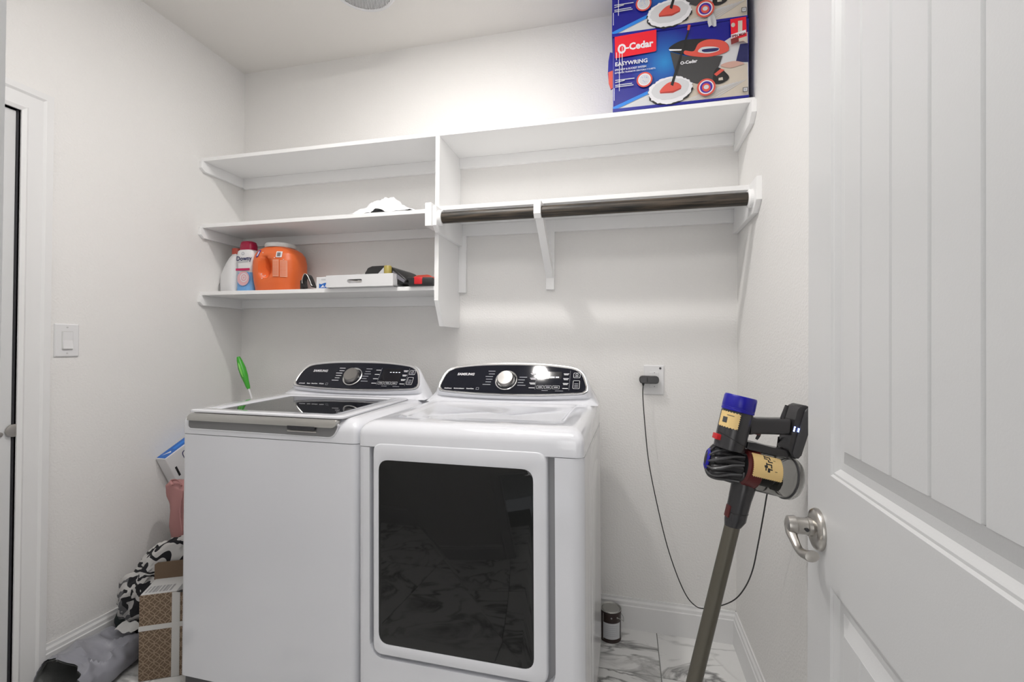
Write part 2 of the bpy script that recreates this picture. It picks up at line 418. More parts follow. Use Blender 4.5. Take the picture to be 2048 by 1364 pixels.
# casing round the left door
def casing(name, path, x, sgn, prof):
    """path: (a,z) inner edge polyline; the moulding grows outward from it; prof: (outward, proud)"""
    rings = []
    n = len(path)
    for i, (a, z) in enumerate(path):
        p = Vector((a, z)); d0 = (Vector(path[i]) - Vector(path[i - 1])).normalized() if i else None
        d1 = (Vector(path[i + 1]) - p).normalized() if i < n - 1 else None
        nn = lambda d: Vector((d.y, -d.x))
        if d0 is None: o = nn(d1)
        elif d1 is None: o = nn(d0)
        else:
            o = nn(d0) + nn(d1); o = o / max(o.dot(nn(d0)), 1e-6)
        rings.append([(p + o * w, h) for w, h in prof])
    return rings
prof = [(0.0, 0), (0.0, .010), (0.012, .015), (0.018, .012), (0.058, .016), (0.066, .021), (0.072, .021), (0.088, .019), (0.090, 0)]
def build_casing(name, path, place):
    bm = B(); r = casing(name, path, 0, 1, prof)
    loft(bm, [[place(q, h) for q, h in rr] for rr in r])
    return struct(obj(name, bm, M['trim'], smooth=True, angle=25))
build_casing('trim_1', [(D2A, 0), (D2A, D2Z), (D2B, D2Z), (D2B, 0)][::-1], lambda q, h: (XL + h, q.x, q.y))
# the left door, shut, set back in its jamb
bm = B(); box(bm, XL - 0.08, XL + .004, D2B - .0, D2B + .012, 0, D2Z + .012); box(bm, XL - .08, XL + .004, D2A, D2B, D2Z, D2Z + .012)
box(bm, XL - .05, XL - .045, D2B - .010, D2B, 0, D2Z)
struct(obj('trim_2', bm, M['trim']))
bm = B(); box(bm, XL - .050, XL - .006, D2A, D2B - .0062, 0.01, D2Z - .004, .002)
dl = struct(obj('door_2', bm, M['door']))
bm = B(); box(bm, XL - .052, XL - .003, D2B - .0060, D2B - .0005, 0.02, D2Z)
obj('shadow_gap', bm, M['gap'], dl)
bm = B(); lathe(bm, [(0.002, 0), (0.022, .001), (0.022, .007), (0.014, .009), (0.001, .009)], 20, (XL - .003, D2B - .004, 0.936), (1, 0, 0))
o = obj('latch_plate', bm, M['nickel'], dl, smooth=True); o['label'] = 'satin metal latch plate'
bm = B(); lathe(bm, [(0.002, 0), (0.008, .0), (0.008, .004), (0.001, .005)], 14, (XL - .005, -1.010, 0.927), (1, 0, 0))
obj('lock_button', bm, M['nickel'], dl, smooth=True)
# jamb and casing of the doorway the photo is taken from
bm = B(); box(bm, DX0 - .02, DX0, YF - T, YF + .001, 0, 2.06); box(bm, DX1, DX1 + .02, YF - T, YF + .001, 0, 2.06); box(bm, DX0, DX1, YF - T, YF + .001, 2.04, 2.06)
struct(obj('trim_3', bm, M['trim']))
build_casing('trim_4', [(DX0 - .006, 0), (DX0 - .006, 2.05), (DX1 + .006, 2.05), (DX1 + .006, 0)], lambda q, h: (q.x, YF + h, q.y)) if False else None
pr = [(0.006, .0), (.006, .010), (.066, .016), (.078, .019), (.088, .018), (.09, 0)]
bm = B(); prism(bm, [(DX0 - w, YF + h) for w, h in pr], 0, 2.13, 'z'); struct(obj('trim_4', bm, M['trim']))
# hall behind the photographer: floor continues, plain lit wall far off
wall('wall_hall', (-2.6, 3.0, -3.6, -3.5, 0, H), (-2.7, -2.6, -3.6, YF - T, 0, H), (3.0, 3.1, -3.6, YF - T, 0, H))
wall('ceiling_hall', (-2.7, 3.1, -3.6, YF - T, H, H + T), mt=M['ceil'])
hl_d = bpy.data.lights.new('hall_fill_light', 'AREA'); hl_d.shape = 'RECTANGLE'; hl_d.size = 0.9; hl_d.size_y = 1.5; hl_d.energy = HALL_FILL_W; hl_d.color = (1.0, 0.98, 0.96)

# ------------------------------------------------------------------ the open white door on the right (door_1)
DW, DT, DZ0, DZ1 = 0.71, 0.035, 0.012, 2.035
th = math.atan2(0.03892767, 0.99924203)
dm = Matrix(((math.sin(th), -math.cos(th) * -1, 0, 0.734), (math.cos(th), -math.sin(th), 0, -1.17), (0, 0, 1, 0), (0, 0, 0, 1)))
# local door space: x = along door (0 at free edge, negative towards the hinge), y = out of the far face, z up
# columns: x-> (sin th, cos th), y-> (cos th, -sin th)
door = bpy.data.objects.new('door_1', None)
def door_panel(bm, s0, s1, z0, z1):
    """moulded frame around a raised field: outer bevel down, channel, field bevel up"""
    off = [(0.0, 0.0), (0.003, .0028), (0.0065, .0030), (0.0145, .0090), (0.027, .0090), (0.050, .0015)]
    rings = []
    for k, dep in off:
        rings.append([(-(s0 + k), dep, z0 + k), (-(s1 - k), dep, z0 + k), (-(s1 - k), dep, z1 - k), (-(s0 + k), dep, z1 - k)])
    loft(bm, rings, False, False)
P0, P1 = 0.106, 0.604
panels = [(P0, P1, 1.041, 1.915), (P0, P1, 0.215, 0.864)]
bm = B()
# face with holes for the panels: strips
zs = [DZ0, 0.215, 0.864, 1.041, 1.915, DZ1]
for i in range(5):
    z0, z1 = zs[i], zs[i + 1]
    if i in (1, 3):
        for a, b in ((0, P0), (P1, DW)):
            bm.faces.new([bm.verts.new(p) for p in ((-a, 0, z0), (-b, 0, z0), (-b, 0, z1), (-a, 0, z1))])
    else:
        bm.faces.new([bm.verts.new(p) for p in ((0, 0, z0), (-DW, 0, z0), (-DW, 0, z1), (0, 0, z1))])
for p in panels: door_panel(bm, *p)
# edges and back
q = [(0, 0), (0, DT), (-DW, DT), (-DW, 0)]
for (xa, ya), (xb, yb) in zip(q, q[1:]):
    bm.faces.new([bm.verts.new(p) for p in ((xa, ya, DZ0), (xb, yb, DZ0), (xb, yb, DZ1), (xa, ya, DZ1))])
for z in (DZ0, DZ1): bm.faces.new([bm.verts.new((x, y, z)) for x, y in q])
bmesh.ops.remove_doubles(bm, verts=bm.verts, dist=1e-5)
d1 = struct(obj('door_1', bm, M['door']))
d1.matrix_world = dm
for s0, s1, z0, z1 in panels:
    a, b = z0 + .050, z1 - .050
    cuts = [s0 + .050, 0.210, 0.291, 0.372, 0.453, 0.534, s1 - .050]
    for c0, c1 in zip(cuts, cuts[1:]):
        g = 0.0035
        bm = B()
        pts = [(-(c0 + (g if c0 > s0 + .06 else 0)), .0012), (-(c1 - (g if c1 < s1 - .06 else 0)), .0012), (-c1, .0042), (-c1, .012), (-c0, .012), (-c0, .0042)]
        prism(bm, pts, a - .0005, b + .0005, 'z')
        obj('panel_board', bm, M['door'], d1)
# lever handle with round rosette
hz, hs = 0.936, 0.057
bm = B(); lathe(bm, [(0.0, 0.0), (0.0345, 0.0), (0.035, .004), (0.032, .009), (0.024, .012), (0.0, .013)], 40, (-hs, 0, hz), (0, -1, 0))
ros = obj('rosette', bm, M['nickel'], d1, smooth=True)
bm = B(); lathe(bm, [(0.0, .008), (0.0155, .008), (0.0155, .018), (0.0138, .019), (0.0138, .033), (0.0150, .035), (0.0162, .038), (0.0150, .048), (0.009, .051), (0.0, .0515)], 28, (-hs, 0, hz + .003), (0, -1, 0))
obj('lever_neck', bm, M['nickel'], d1, smooth=True)
bm = B()
pth = spline([(-hs, -.042, hz + .002), (-hs - .008, -.044, hz - .008), (-hs - .020, -.043, hz - .016), (-hs - .036, -.041, hz - .024), (-hs - .054, -.039, hz - .023), (-hs - .070, -.036, hz - .019), (-hs - .080, -.034, hz - .016)], 5)
n = len(pth); rad = [0.0112 - 0.0045 * math.sin(min(1, i / (n * .45)) * math.pi / 2) + 0.006 * max(0, (i / n - .5) * 2) for i in range(n)]; rad[-1] = .006; rad[-2] = .011
tube(bm, pth, rad, 14, True, 0.75)
obj('door_handle', bm, M['nickel'], d1, smooth=True)
bm = B(); lathe(bm, [(0, 0), (.0032, 0), (.0032, .001), (0, .001)], 10, (-hs - .015, -.0225, hz + .002), (-1, 0, 0)); obj('keyhole', bm, M['gap'], d1)

# ------------------------------------------------------------------ ceiling lamp and round exhaust grille
t = thing('recessed_light', 'small round recessed ceiling lamp above the washer and dryer', 'ceiling light', (LAMP[0], LAMP[1], H))
bm = B(); lathe(bm, [(.050, -.001), (.050, -.004), (.060, -.008), (.085, -.004), (.088, 0.001)], 40, cap=False); obj('trim_ring', bm, M['trim'], t, smooth=True)
M['lamp'] = mat('lamp_lens', (0.9, 0.9, 0.9), 0.5, emit=(1.0, 0.965, 0.93), estr=LAMP_W / (math.pi * math.pi * 0.050 ** 2))
bm = B(); lathe(bm, [(0.0, -.010), (0.048, -.010), (0.050, -.002)], 32, cap=False); obj('lens', bm, M['lamp'], t)
L2 = thing('fill_panel', 'added flat fill light panel on the ceiling near the doorway wall', 'ceiling light', (FILL_XY[0], FILL_XY[1], H))
bm = B(); box(bm, -.62, .62, -.32, .32, -.030, -.0005, .006); obj('fill_panel_frame', bm, M['trim'], L2)
M['fill_glow'] = mat('fill_panel_lens', (0.9, 0.9, 0.9), 0.5, emit=(1.0, 0.98, 0.96), estr=FILL_W / (math.pi * 1.2 * 0.6))
bm = B(); box(bm, -.60, .60, -.30, .30, -.034, -.029); obj('fill_panel_lens', bm, M['fill_glow'], L2)  # added glow that lifts the shelf undersides
fan = thing('exhaust_fan', 'round white ceiling exhaust fan with ribbed grille above the washer', 'ceiling fan', (-0.652, -0.440, H))
bm = B(); lathe(bm, [(0.148, 0.0005), (0.148, -.006), (0.132, -.034), (0.126, -.036), (0.118, -.033)], 56, cap=False); obj('rim', bm, M['white_pl'], fan, smooth=True, angle=30)
bm = B(); lathe(bm, [(0.0, -.028), (0.120, -.028)], 48, cap=False); obj('grille_back', bm, M['groove'], fan)
for i in range(-19, 20):
    x = i * .006; y = math.sqrt(max(0, .117 ** 2 - x * x))
    bm = B(); box(bm, x - .0016, x + .0016, -y, y, -.036, -.029)
    obj('slat', bm, M['white_pl'], fan, rot=(0, 0, 0.6))
hl = bpy.data.objects.new('hall_fill_light', hl_d); COL.objects.link(hl); hl.location = (0.45, -3.46, 1.35); hl.rotation_euler = (math.radians(90), 0, 0)  # unseen area light added as fill; the hall has no window

# ------------------------------------------------------------------ built-in shelving
SH = thing('wall_shelving', 'white painted built-in wooden shelving along the back wall above the machines', 'shelving', (XL, 0, ZB))
def sh(name, bm, **k):
    bmesh.ops.translate(bm, vec=(-XL, 0, -ZB), verts=bm.verts); return obj(name, bm, M['shelf'], SH, **k)
ST = 0.0185; DIVX = -0.397      # left side of divider
bm = B(); box(bm, XL, XR, -SD, 0, ZT, ZT + ST, .0012, 1); sh('shelf_board', bm)
bm = B(); box(bm, XL, DIVX, -SD, 0, ZM, ZM + ST, .0012, 1); sh('shelf_board', bm)
bm = B(); box(bm, XL, DIVX, -SD, 0, ZB, ZB + ST, .0012, 1); sh('shelf_board', bm)
ZC = 1.825
bm = B(); box(bm, DIVX + .019, XR, -SD, 0, ZC, ZC + ST, .0012, 1); sh('shelf_board', bm)
bm = B(); box(bm, DIVX, DIVX + .019, -SD, 0, ZC + ST * 0 + .012, ZT, .001, 1); sh('divider', bm)
bm = B(); prism(bm, [(0, 1.327), (-.205, 1.327), (-SD, 1.437), (-SD, ZC + .012), (0, ZC + .012)], DIVX, DIVX + .019, 'x'); sh('divider', bm)
def cleat_side(name, x0, x1, zt, h, y1, clip=.03):
    bm = B(); prism(bm, [(0, zt - h), (-y1 + clip, zt - h), (-y1, zt - h + clip * .8), (-y1, zt), (0, zt)], x0, x1, 'x', .0012); return sh(name, bm)
for z in (ZT, ZM, ZB): cleat_side('cleat', XL, XL + .018, z, .050, .275, .02)
cleat_side('cleat', XR - .018, XR, ZT, .075, .290, .035)
cleat_side('cleat', XR - .019, XR, ZC + .018, .118, .360, .045)
cleat_side('cleat', DIVX + .019, DIVX + .037, ZC + .0, .105, .335, .03)
bm = B(); box(bm, DIVX - .010, DIVX + .0185, -.345, -SD + .0, ZC - .085, ZC + .012, .001, 1); sh('cleat', bm)
for x0, x1, z, h in ((XL + .018, DIVX, ZT, .058), (XL + .018, DIVX, ZM, .046), (XL + .018, DIVX, ZB, .046), (DIVX + .019, XR - .018, ZT, .050), (DIVX + .037, XR - .019, ZC, .056)):
    bm = B(); box(bm, x0, x1, -.018, 0, z - h, z, .001, 1); sh('back_cleat', bm)
bm = B(); box(bm, DIVX + .019, DIVX + .056, -.0185, 0, 1.497, ZC - .056, .001, 1); sh('back_cleat', bm)
# wooden shelf-and-rod bracket
bx0, bx1 = 0.050, 0.088
bm = B(); box(bm, bx0, bx1, -.019, 0, 1.503, ZC, .001, 1); br = sh('bracket', bm)
def shp(name, bm, par):
    bmesh.ops.translate(bm, vec=(-XL, 0, -ZB), verts=bm.verts); return obj(name, bm, M['shelf'], par)
bm = B(); prism(bm, [(-.019, 1.555), (-.019, 1.60), (-.300, 1.795), (-.318, 1.770)], .052, .084, 'x', .001); shp('brace', bm, br)
bm = B(); prism(bm, [(-.25, 1.822), (-.325, 1.822), (-.332, 1.80), (-.332, 1.768), (-.318, 1.752), (-.296, 1.755), (-.25, 1.79)], .051, .080, 'x', .0015); shp('rod_saddle', bm, br)
RY, RZ = -.302, 1.781
for x0, dx in ((DIVX + .037, .016), (XR - .019, -.016)):
    bm = B(); lathe(bm, [(.0, 0), (.033, 0), (.033, abs(dx) * .7), (.029, abs(dx)), (.0, abs(dx))], 28, (x0, RY, RZ), (1 if dx > 0 else -1, 0, 0)); shp('rod_socket', bm, SH)
bm = B(); tube(bm, [(DIVX + .048, 0, 0), (.2, 0, 0), (XR - .030, 0, 0)], .0235, 28)
rod = obj('closet_rod', bm, M['rod'], smooth=True, loc=(0, RY, RZ))
tag(rod, 'dark weathered wooden closet rod hung below the right shelf', 'closet rod')

# ------------------------------------------------------------------ washer and dryer
DECK_TILT = 0.022
def ringz(b, r, z, tilt=True, seg=6):
    x0, x1, y0, y1 = b
    return [(x, y, z + (DECK_TILT * max(y, 0) if tilt else 0)) for x, y in rrect(x0, x1, y0, y1, r, seg)]
def console_outline(N=80):
    # (x, v) on the sloped panel plane; bottom edge sags, top edge bulges
    L = 0.128
    pts = [(.045, .004), (.20, -.010), (.3625, -.013), (.525, -.010), (.690, .004), (.657, L - .006), (.52, L + .016), (.3625, L + .021), (.20, L + .016), (.068, L - .006)]
    rad = [.035, .10, .12, .10, .035, .05, .10, .12, .10, .05]
    p = fillet(pts, rad, 8)
    # resample evenly
    ln = [0]
    for a, b in zip(p, p[1:] + p[:1]): ln.append(ln[-1] + math.dist(a, b))
    out = []; tot = ln[-1]; k = 0
    for i in range(N):
        d = tot * i / N
        while ln[k + 1] < d: k += 1
        a = p[k]; b = p[(k + 1) % len(p)]; f = (d - ln[k]) / max(ln[k + 1] - ln[k], 1e-9)
        out.append((a[0] + (b[0] - a[0]) * f, a[1] + (b[1] - a[1]) * f))
    return out
def inset(o, d):
    cx = sum(p[0] for p in o) / len(o); cy = sum(p[1] for p in o) / len(o)
    w = max(p[0] for p in o) - min(p[0] for p in o); h = max(p[1] for p in o) - min(p[1] for p in o)
    return [(cx + (x - cx) * (w - 2 * d) / w, cy + (y - cy) * (h - 2 * d) / h) for x, y in o]
PT = math.atan2(.110, .080)
PM = Matrix(((1, 0, 0, 0), (0, math.cos(PT), -math.sin(PT), .503), (0, math.sin(PT), math.cos(PT), 1.046), (0, 0, 0, 1)))   # (x, v, n) -> local
def console(par, w, depth, kind):
    out = console_outline(); N = len(out)
    pl = lambda ring, n: [PM @ Vector((x, v, n)) for x, v in ring]
    L = .128
    # white shell: from the panel rim back to the deck and the rear
    r0 = pl(inset(out, .004), -.0015); r1 = pl(out, .0); r2 = pl(inset(out, -.006), -.008)
    r3, r4 = [], []
    for x, v in out:
        k = min(max(v / L, 0), 1)
        yb = .487 + (depth - .487) * k
        q = PM @ Vector((x, v, -.02))
        zb = 1.003 + DECK_TILT * yb
        e = (x - .3625) / .325
        xb = .3625 + max(-1, min(1, e * 1.08)) * (w / 2 - .002)
        top = max(0, (k - .75) / .25)
        if v > L - .012: r3.append(Vector((x, min(q.y + .03, depth - .004), q.z)))
        else: r3.append(Vector((x + (xb - x) * .35, q.y + .012 * k, q.z * .72 + zb * .28)))
        r4.append(Vector((xb, yb, zb - .006)))
    bm = B(); loft(bm, [r0, r1, r2, r3, r4], True, True)
    cs = obj('console', bm, M['enamel'], par, smooth=True, angle=60)
    bm = B(); a = pl(inset(out, .0015), .0032); b = pl(inset(out, .003), .0052); c = pl(inset(out, .009), .0045); d = pl(inset(out, .0115), .0015)
    loft(bm, [a, b, c, d], False, False); obj('bezel', bm, M['chrome'], cs, smooth=True, angle=50)
    bm = B(); ins = inset(out, .0112); vs = [bm.verts.new(p) for p in pl(ins, .0022)]; bm.faces.new(vs)
    pn = obj('control_panel', bm, M['panel'], cs)
    A = Art(.00012); A.l = 20
    if kind == 'dryer':
        A.text('SAMSUNG', .125, .083, .0165, M['ink_white'], bold=.0006, shear=.12, sx=1.0)
        A.text('MultiSteam', .082, .016, .0072, M['ink_white'], .0003); A.text('MoistureSensor', .124, .016, .0072, M['ink_white'], .0003); A.text('SmartCare', .180, .016, .0072, M['ink_white'], .0003)
        A.ring(rrect(.222, .234, .013, .024, .001, 1), rrect(.2232, .2328, .0142, .0228, .001, 1), M['ink_grey'])
    else:
        A.text('SAMSUNG', .128, .083, .0165, M['ink_white'], bold=.0006, shear=.12, sx=1.0)
        A.text('activewash', .082, .017, .0072, M['ink_white'], .0003); A.text('Steam', .124, .017, .0072, M['ink_white'], .0003); A.text('SmartCare', .148, .017, .0072, M['ink_white'], .0003); A.text('VRTplus', .188, .017, .0072, M['ink_white'], .0003)
        A.ring(rrect(.222, .234, .013, .024, .001, 1), rrect(.2232, .2328, .0142, .0228, .001, 1), M['ink_grey'])
    kx, kv = (.345, .060)
    # short printed lines round the dial, too small to read
    rows = [.103, .089, .076, .063, .050, .037]
    for i, v in enumerate(rows):
        wl = (.030, .026, .032, .028, .024, .034)[i]; x1 = kx - .050 - (.010 if i > 1 else .004) - (.004 if i > 3 else 0)
        A.rect(x1 - wl, x1, v, v + .0028, M['ink_grey'] if kind == 'dryer' else M['ink_white'])
        if kind == 'washer' or i > 1:
            x0 = kx + .054 - (0 if i < 3 else .004); A.rect(x0, x0 + wl, v - .001, v + .0018, M['ink_grey'])
    if kind == 'dryer': dx0, dx1, dv0, dv1 = .478, .572, .072, .105
    else: dx0, dx1, dv0, dv1 = .486, .580, .040, .107
    for i in range(4):
        v = dv1 - .012 - i * .023
        A.rect(dx0 - .034, dx0 - .010, v, v + .003, M['ink_white'])
        if i < 3 and kind == 'dryer': A.rect(dx0 - .030, dx0 - .010, v - .005, v - .002, M['ink_white'])
        A.rect(dx1 + .008, dx1 + .030, v, v + .003, M['ink_white'])
        if i < 3: A.rect(dx1 + .010, dx1 + .027, v - .005, v - .002, M['ink_white'])
    A.rect(dx0 - .008, dx0 - .0072, .018, .108, M['ink_grey']); A.rect(dx1 + .034, dx1 + .0348, .018, .108, M['ink_grey'])
    for i in range(3):
        x0 = dx0 - .002 + i * .032
        A.ring(rrect(x0, x0 + .028, .022, .037, .002, 2), rrect(x0 + .001, x0 + .027, .023, .036, .002, 2), M['ink_white'])
        A.rect(x0 + .006, x0 + .022, .028, .031, M['ink_white'])
    A.rect(dx0 + .02, dx0 + .045, .013, .0148, M['ink_grey']); A.rect(dx1 - .02, dx1 + .012, .012, .0138, M['ink_grey'])
    for v0, v1 in ((.074, .098), (.024, .062)):
        xa = .620 + (.006 if v0 < .05 else .002) * 0
        A.ring(rrect(xa, xa + .027, v0, v1, .004, 3), rrect(xa + .0016, xa + .0254, v0 + .0016, v1 - .0016, .003, 3), M['ink_white'])
    A.ring([(.6335 + .006 * math.cos(a * .6), .089 + .005 * math.sin(a * .6)) for a in range(11)], [(.6335 + .0045 * math.cos(a * .6), .089 + .0035 * math.sin(a * .6)) for a in range(11)], M['ink_white'])
    for v in (.079, .045, .037, .030): A.rect(.626, .641, v, v + .0026, M['ink_grey'])
    stuff(A.build('panel_print', pn, PM))
    bm = B(); vs = [bm.verts.new(PM @ Vector((x, v, .0024))) for x, v in rrect(dx0, dx1, dv0, dv1, .004, 3)]; bm.faces.new(vs)
    dp = obj('display', bm, M['display'], cs)
    A = Art(.00012); A.l = 22
    M.setdefault('digits', mat('display_digits', (.8, .8, .85), .5, emit=(.8, .82, .9), estr=.8))
    if kind == 'dryer':
        A.rect(dx0 + .034, dx0 + .066, dv0 + .004, dv0 + .009, M['digits']); A.rect(dx0 + .070, dx0 + .084, dv0 + .004, dv0 + .009, M['digits'])
    else:
        for i in range(4): A.rect(dx0 + .036 + i * .014, dx0 + .044 + i * .014, dv0 + .046, dv0 + .049, M['digits'])
    A.build('display_digits', cs, PM)
    # dial
    nv = PM.to_3x3() @ Vector((0, 0, 1)); kp = PM @ Vector((kx, kv, .002))
    bm = B(); lathe(bm, [(.034, 0), (.046, 0), (.0465, .004), (.043, .006), (.036, .003)], 48, kp, nv, cap=False); obj('dial_ring', bm, M['chrome'], cs, smooth=True)
    bm = B(); lathe(bm, [(.0, .001), (.038, .001), (.037, .010), (.034, .012)], 40, kp, nv, cap=False); obj('dial_base', bm, M['panel'], cs, smooth=True)
    bm = B(); lathe(bm, [(.036, .008), (.036, .013), (.033, .024), (.031, .0262), (.0, .0268)], 44, kp, nv, cap=False)
    M.setdefault('dialsteel', mat('dark_dial_steel', (.30, .29, .28), .30, .9)); obj('dial', bm, M['dialsteel'], cs, smooth=True)
    return cs

def top_rings(w, d, z0, recess):
    R = .040; rings = [ringz((0, w, 0, d), .030, z0, False), ringz((0, w, 0, d), .030, .958, False)]
    for k in range(1, 7):
        a = k / 6 * math.pi / 2; e = R * (1 - math.cos(a)); z = .958 + (1.0 - .958) * math.sin(a)
        rings.append(ringz((e, w - e, e, d - e * .3), .030 + e * .15, z))
    if recess:
        rings += [ringz((.072, w - .072, .128, .470), .035, 1.0005), ringz((.078, w - .078, .134, .466), .033, .9985), ringz((.088, w - .088, .146, .458), .030, .9935)]
    return rings
MW, MD = .716, .646
# dryer
DR = thing('clothes_dryer', 'white front-loading clothes dryer with a large black glass door', 'dryer', (-.407, -.815, 0), (0, -.012, -.0155))
bm = B(); loft(bm, top_rings(MW, MD, .9235, True)); obj('top_cover', bm, M['enamel'], DR, smooth=True, angle=35)
bm = B(); prism(bm, rrect(0, MW, .030, MD, .004, 2), .035, .9215, 'z')
cab = obj('cabinet', bm, M['enamel_side'], DR, smooth=True, angle=30)
def arcpts(x, y, x2, y2, seg=6): return [(x + (x2 - x) * math.sin(k / seg * math.pi / 2), y + (y2 - y) * (1 - math.cos(k / seg * math.pi / 2))) for k in range(seg + 1)]
OX0, OX1, OZ0 = .046, .634, .268
bm = B(); prism(bm, [(OX1, .031), (OX1, 0.0)] + arcpts(MW - .042, 0, MW, .030, 8) + [(MW, .031)], .035, .9215, 'z'); obj('front_post', bm, M['enamel'], DR, smooth=True, angle=35)
bm = B(); prism(bm, [(OX0, .031), (OX0, 0.0)] + arcpts(.028, 0, 0, .030) + [(0, .031)], .035, .9215, 'z'); obj('front_post', bm, M['enamel'], DR, smooth=True, angle=35)
bm = B(); prism(bm, [(OX0, .035), (OX1, .035)] + [(OX1, OZ0 + .05)] + [(OX1 - .05 * (1 - math.cos(a * math.pi / 12)), OZ0 + .05 - .05 * math.sin(a * math.pi / 12)) for a in range(1, 7)] + [(OX0 + .05 * (1 - math.cos(a * math.pi / 12)), OZ0 + .05 - .05 * math.sin(a * math.pi / 12)) for a in range(6, 0, -1)] + [(OX0, OZ0 + .05)], 0.0, .031, 'y'); obj('lower_front', bm, M['enamel'], DR)
# embossed side panel
for k, (y0, y1, zt) in enumerate(((.135, .600, .905), (.205, .540, .83))):
    o_ = fillet([(y0, .06), (y1, .06), (y1, zt), (y0, zt)], [.01, .01, .16, .16], 10); bm = B()
    xx = MW + .0002 + .0022 * k
    r = [[(xx - .0004, y, z) for y, z in o_], [(xx + .0022, (y0 + y1) / 2 + (y - (y0 + y1) / 2) * .965, .06 + (z - .06) * .985) for y, z in o_]]
    loft(bm, r); obj('side_embossing', bm, M['enamel_side'], cab, smooth=True, angle=20)
bm = B(); box(bm, .02, MW - .02, .05, MD - .02, .012, .036); obj('base_skirt', bm, M['gap'], DR)
for x, y in ((.06, .08), (MW - .06, .08), (.06, MD - .07), (MW - .06, MD - .07)):
    bm = B(); lathe(bm, [(.016, -.004 + .010 * (MW - x) * 0), (.020, .0), (.018, .010), (.008, .012), (.008, .036)], 14, (x, y, .004)); obj('foot', bm, M['black'], DR, smooth=True)
# door: frame with rounded outline, inner bevel, dark glass
do = rrect(.058, .612, .279, .937, .030, 6)[:]; gi = rrect(.078, .572, .314, .884, .035, 6); n_ = len(do)
def front(o_, y): return [(x, y, z) for x, z in o_]
bm = B(); loft(bm, [front(inset(do, -.000), .028), front(do, .004), front(inset(do, .003), -.001), front(inset(do, .006), -.002), front(inset(gi, -.004), -.002), front(gi, -.0005), front(gi, .006)], False, False)
dd = obj('door', bm, M['enamel'], DR, smooth=True, angle=40)
bm = B(); loft(bm, [front(gi, .0012), front(inset(gi, .004), -.0002)], False, True); gl = obj('door_glass', bm, M['glossdark'], dd, smooth=True, angle=20); gl['label'] = 'black tinted glass'
bm = B(); box(bm, OX0, OX1, .0295, .0305, OZ0, .9235); obj('door_recess', bm, M['groove'], DR)
bm = B(); box(bm, .062, .620, .003, .012, .9368, .9445); obj('seal_gap', bm, M['gap'], DR)
console(DR, MW, MD, 'dryer')

# washer
WS = thing('washing_machine', 'white top-loading washing machine with a tinted glass lid', 'washer', (-1.133, -.800, 0), (0, -.002, 0))
bm = B(); loft(bm, top_rings(MW - .004, MD, .9225, False)); obj('top_cover', bm, M['enamel'], WS, smooth=True, angle=35)
bm = B(); prism(bm, [(0, MD), (0, .030)] + arcpts(.028, 0, 0, .030)[::-1] + arcpts(MW - .032, 0, MW - .004, .030) + [(MW - .004, MD)], .066, .9205, 'z')
obj('cabinet', bm, M['enamel'], WS, smooth=True, angle=35)
bm = B(); prism(bm, rrect(.008, MW - .012, .014, MD - .01, .02, 3), .012, .066, 'z'); obj('base_skirt', bm, M['dgrey'], WS)
for x, y in ((.06, .08), (MW - .06, .08), (.06, MD - .07), (MW - .06, MD - .07)):
    bm = B(); lathe(bm, [(.016, -.003), (.020, .0), (.018, .010)], 14, (x, y, .003)); obj('foot', bm, M['black'], WS, smooth=True)
# lid: white frame round a tinted pane
zl = lambda y: 1.0 + DECK_TILT * max(y, 0)
def lid_ring(x0, x1, y0, y1, r, dz): return [(x, y, zl(y) + dz) for x, y in rrect(x0, x1, y0, y1, r, 4)]
bm = B(); box(bm, .028, .664, .02, .462, .994, 1.0015, .0); bmesh.ops.delete(bm, geom=bm.faces[:], context='FACES')
G = (.108, .598, .040, .432)
loft(bm, [lid_ring(.034, .656, -.002, .468, .02, .0005), lid_ring(.034, .656, -.002, .468, .02, .006), lid_ring(.038, .652, .002, .464, .018, .0085), lid_ring(*G, .012, .0085), lid_ring(G[0] + .006, G[1] - .006, G[2] + .006, G[3] - .006, .010, .0035)], False, False)
lid = obj('lid', bm, M['enamel'], WS, smooth=True, angle=40)
bm = B(); bm.faces.new([bm.verts.new(p) for p in lid_ring(G[0] + .004, G[1] - .004, G[2] + .004, G[3] - .004, .010, .0045)]); g2 = obj('lid_glass', bm, M['lidglass'], lid); g2['label'] = 'dark tinted glass'
A = Art(.0001); A.text('AW AX', 0, 0, .017, M['bucket'], .0004, .2)
xf = Matrix.Translation((.452, .014, 1.0100)); A.build('lid_marking', lid, xf)
bm = B(); loft(bm, [lid_ring(.032, .658, -.0005, .470, .02, .0004), lid_ring(.030, .660, .0, .472, .02, .0004)], False, False); obj('lid_seam', bm, M['gap'], WS)
# stainless handle bar along the front of the lid, over a shade-grey panel
bm = B(); r0 = fillet([(.037, .972), (.632, .972), (.645, .998), (.050, .998)], [.006, .012, .010, .012], 5)
prism(bm, r0, -.012, .010, 'y', .002)
hb = obj('handle_bar', bm, M['steel'], lid, smooth=True, angle=35); hb['label'] = 'stainless steel handle bar'
bm = B(); prism(bm, fillet([(.036, .943), (.622, .940), (.640, .980), (.038, .980)], [.014, .03, .01, .01], 6), -.0012, .006, 'y'); obj('recess_shade_panel', bm, mat('recess_shade_grey', (.22, .22, .225), .45), WS)  # flush panel; the pocket's shade is put into its grey
bm = B(); o_ = fillet([(.030, .939), (.626, .936), (.648, .985), (.031, .985)], [.018, .034, .012, .012], 6); i_ = fillet([(.036, .943), (.622, .940), (.640, .980), (.038, .980)], [.014, .03, .01, .01], 6)
loft(bm, [[(x, -.0004, z) for x, z in o_], [(x, -.003, z) for x, z in inset(o_, .002)], [(x, -.0013, z) for x, z in i_]], False, False); obj('recess_lip', bm, M['enamel'], WS, smooth=True)
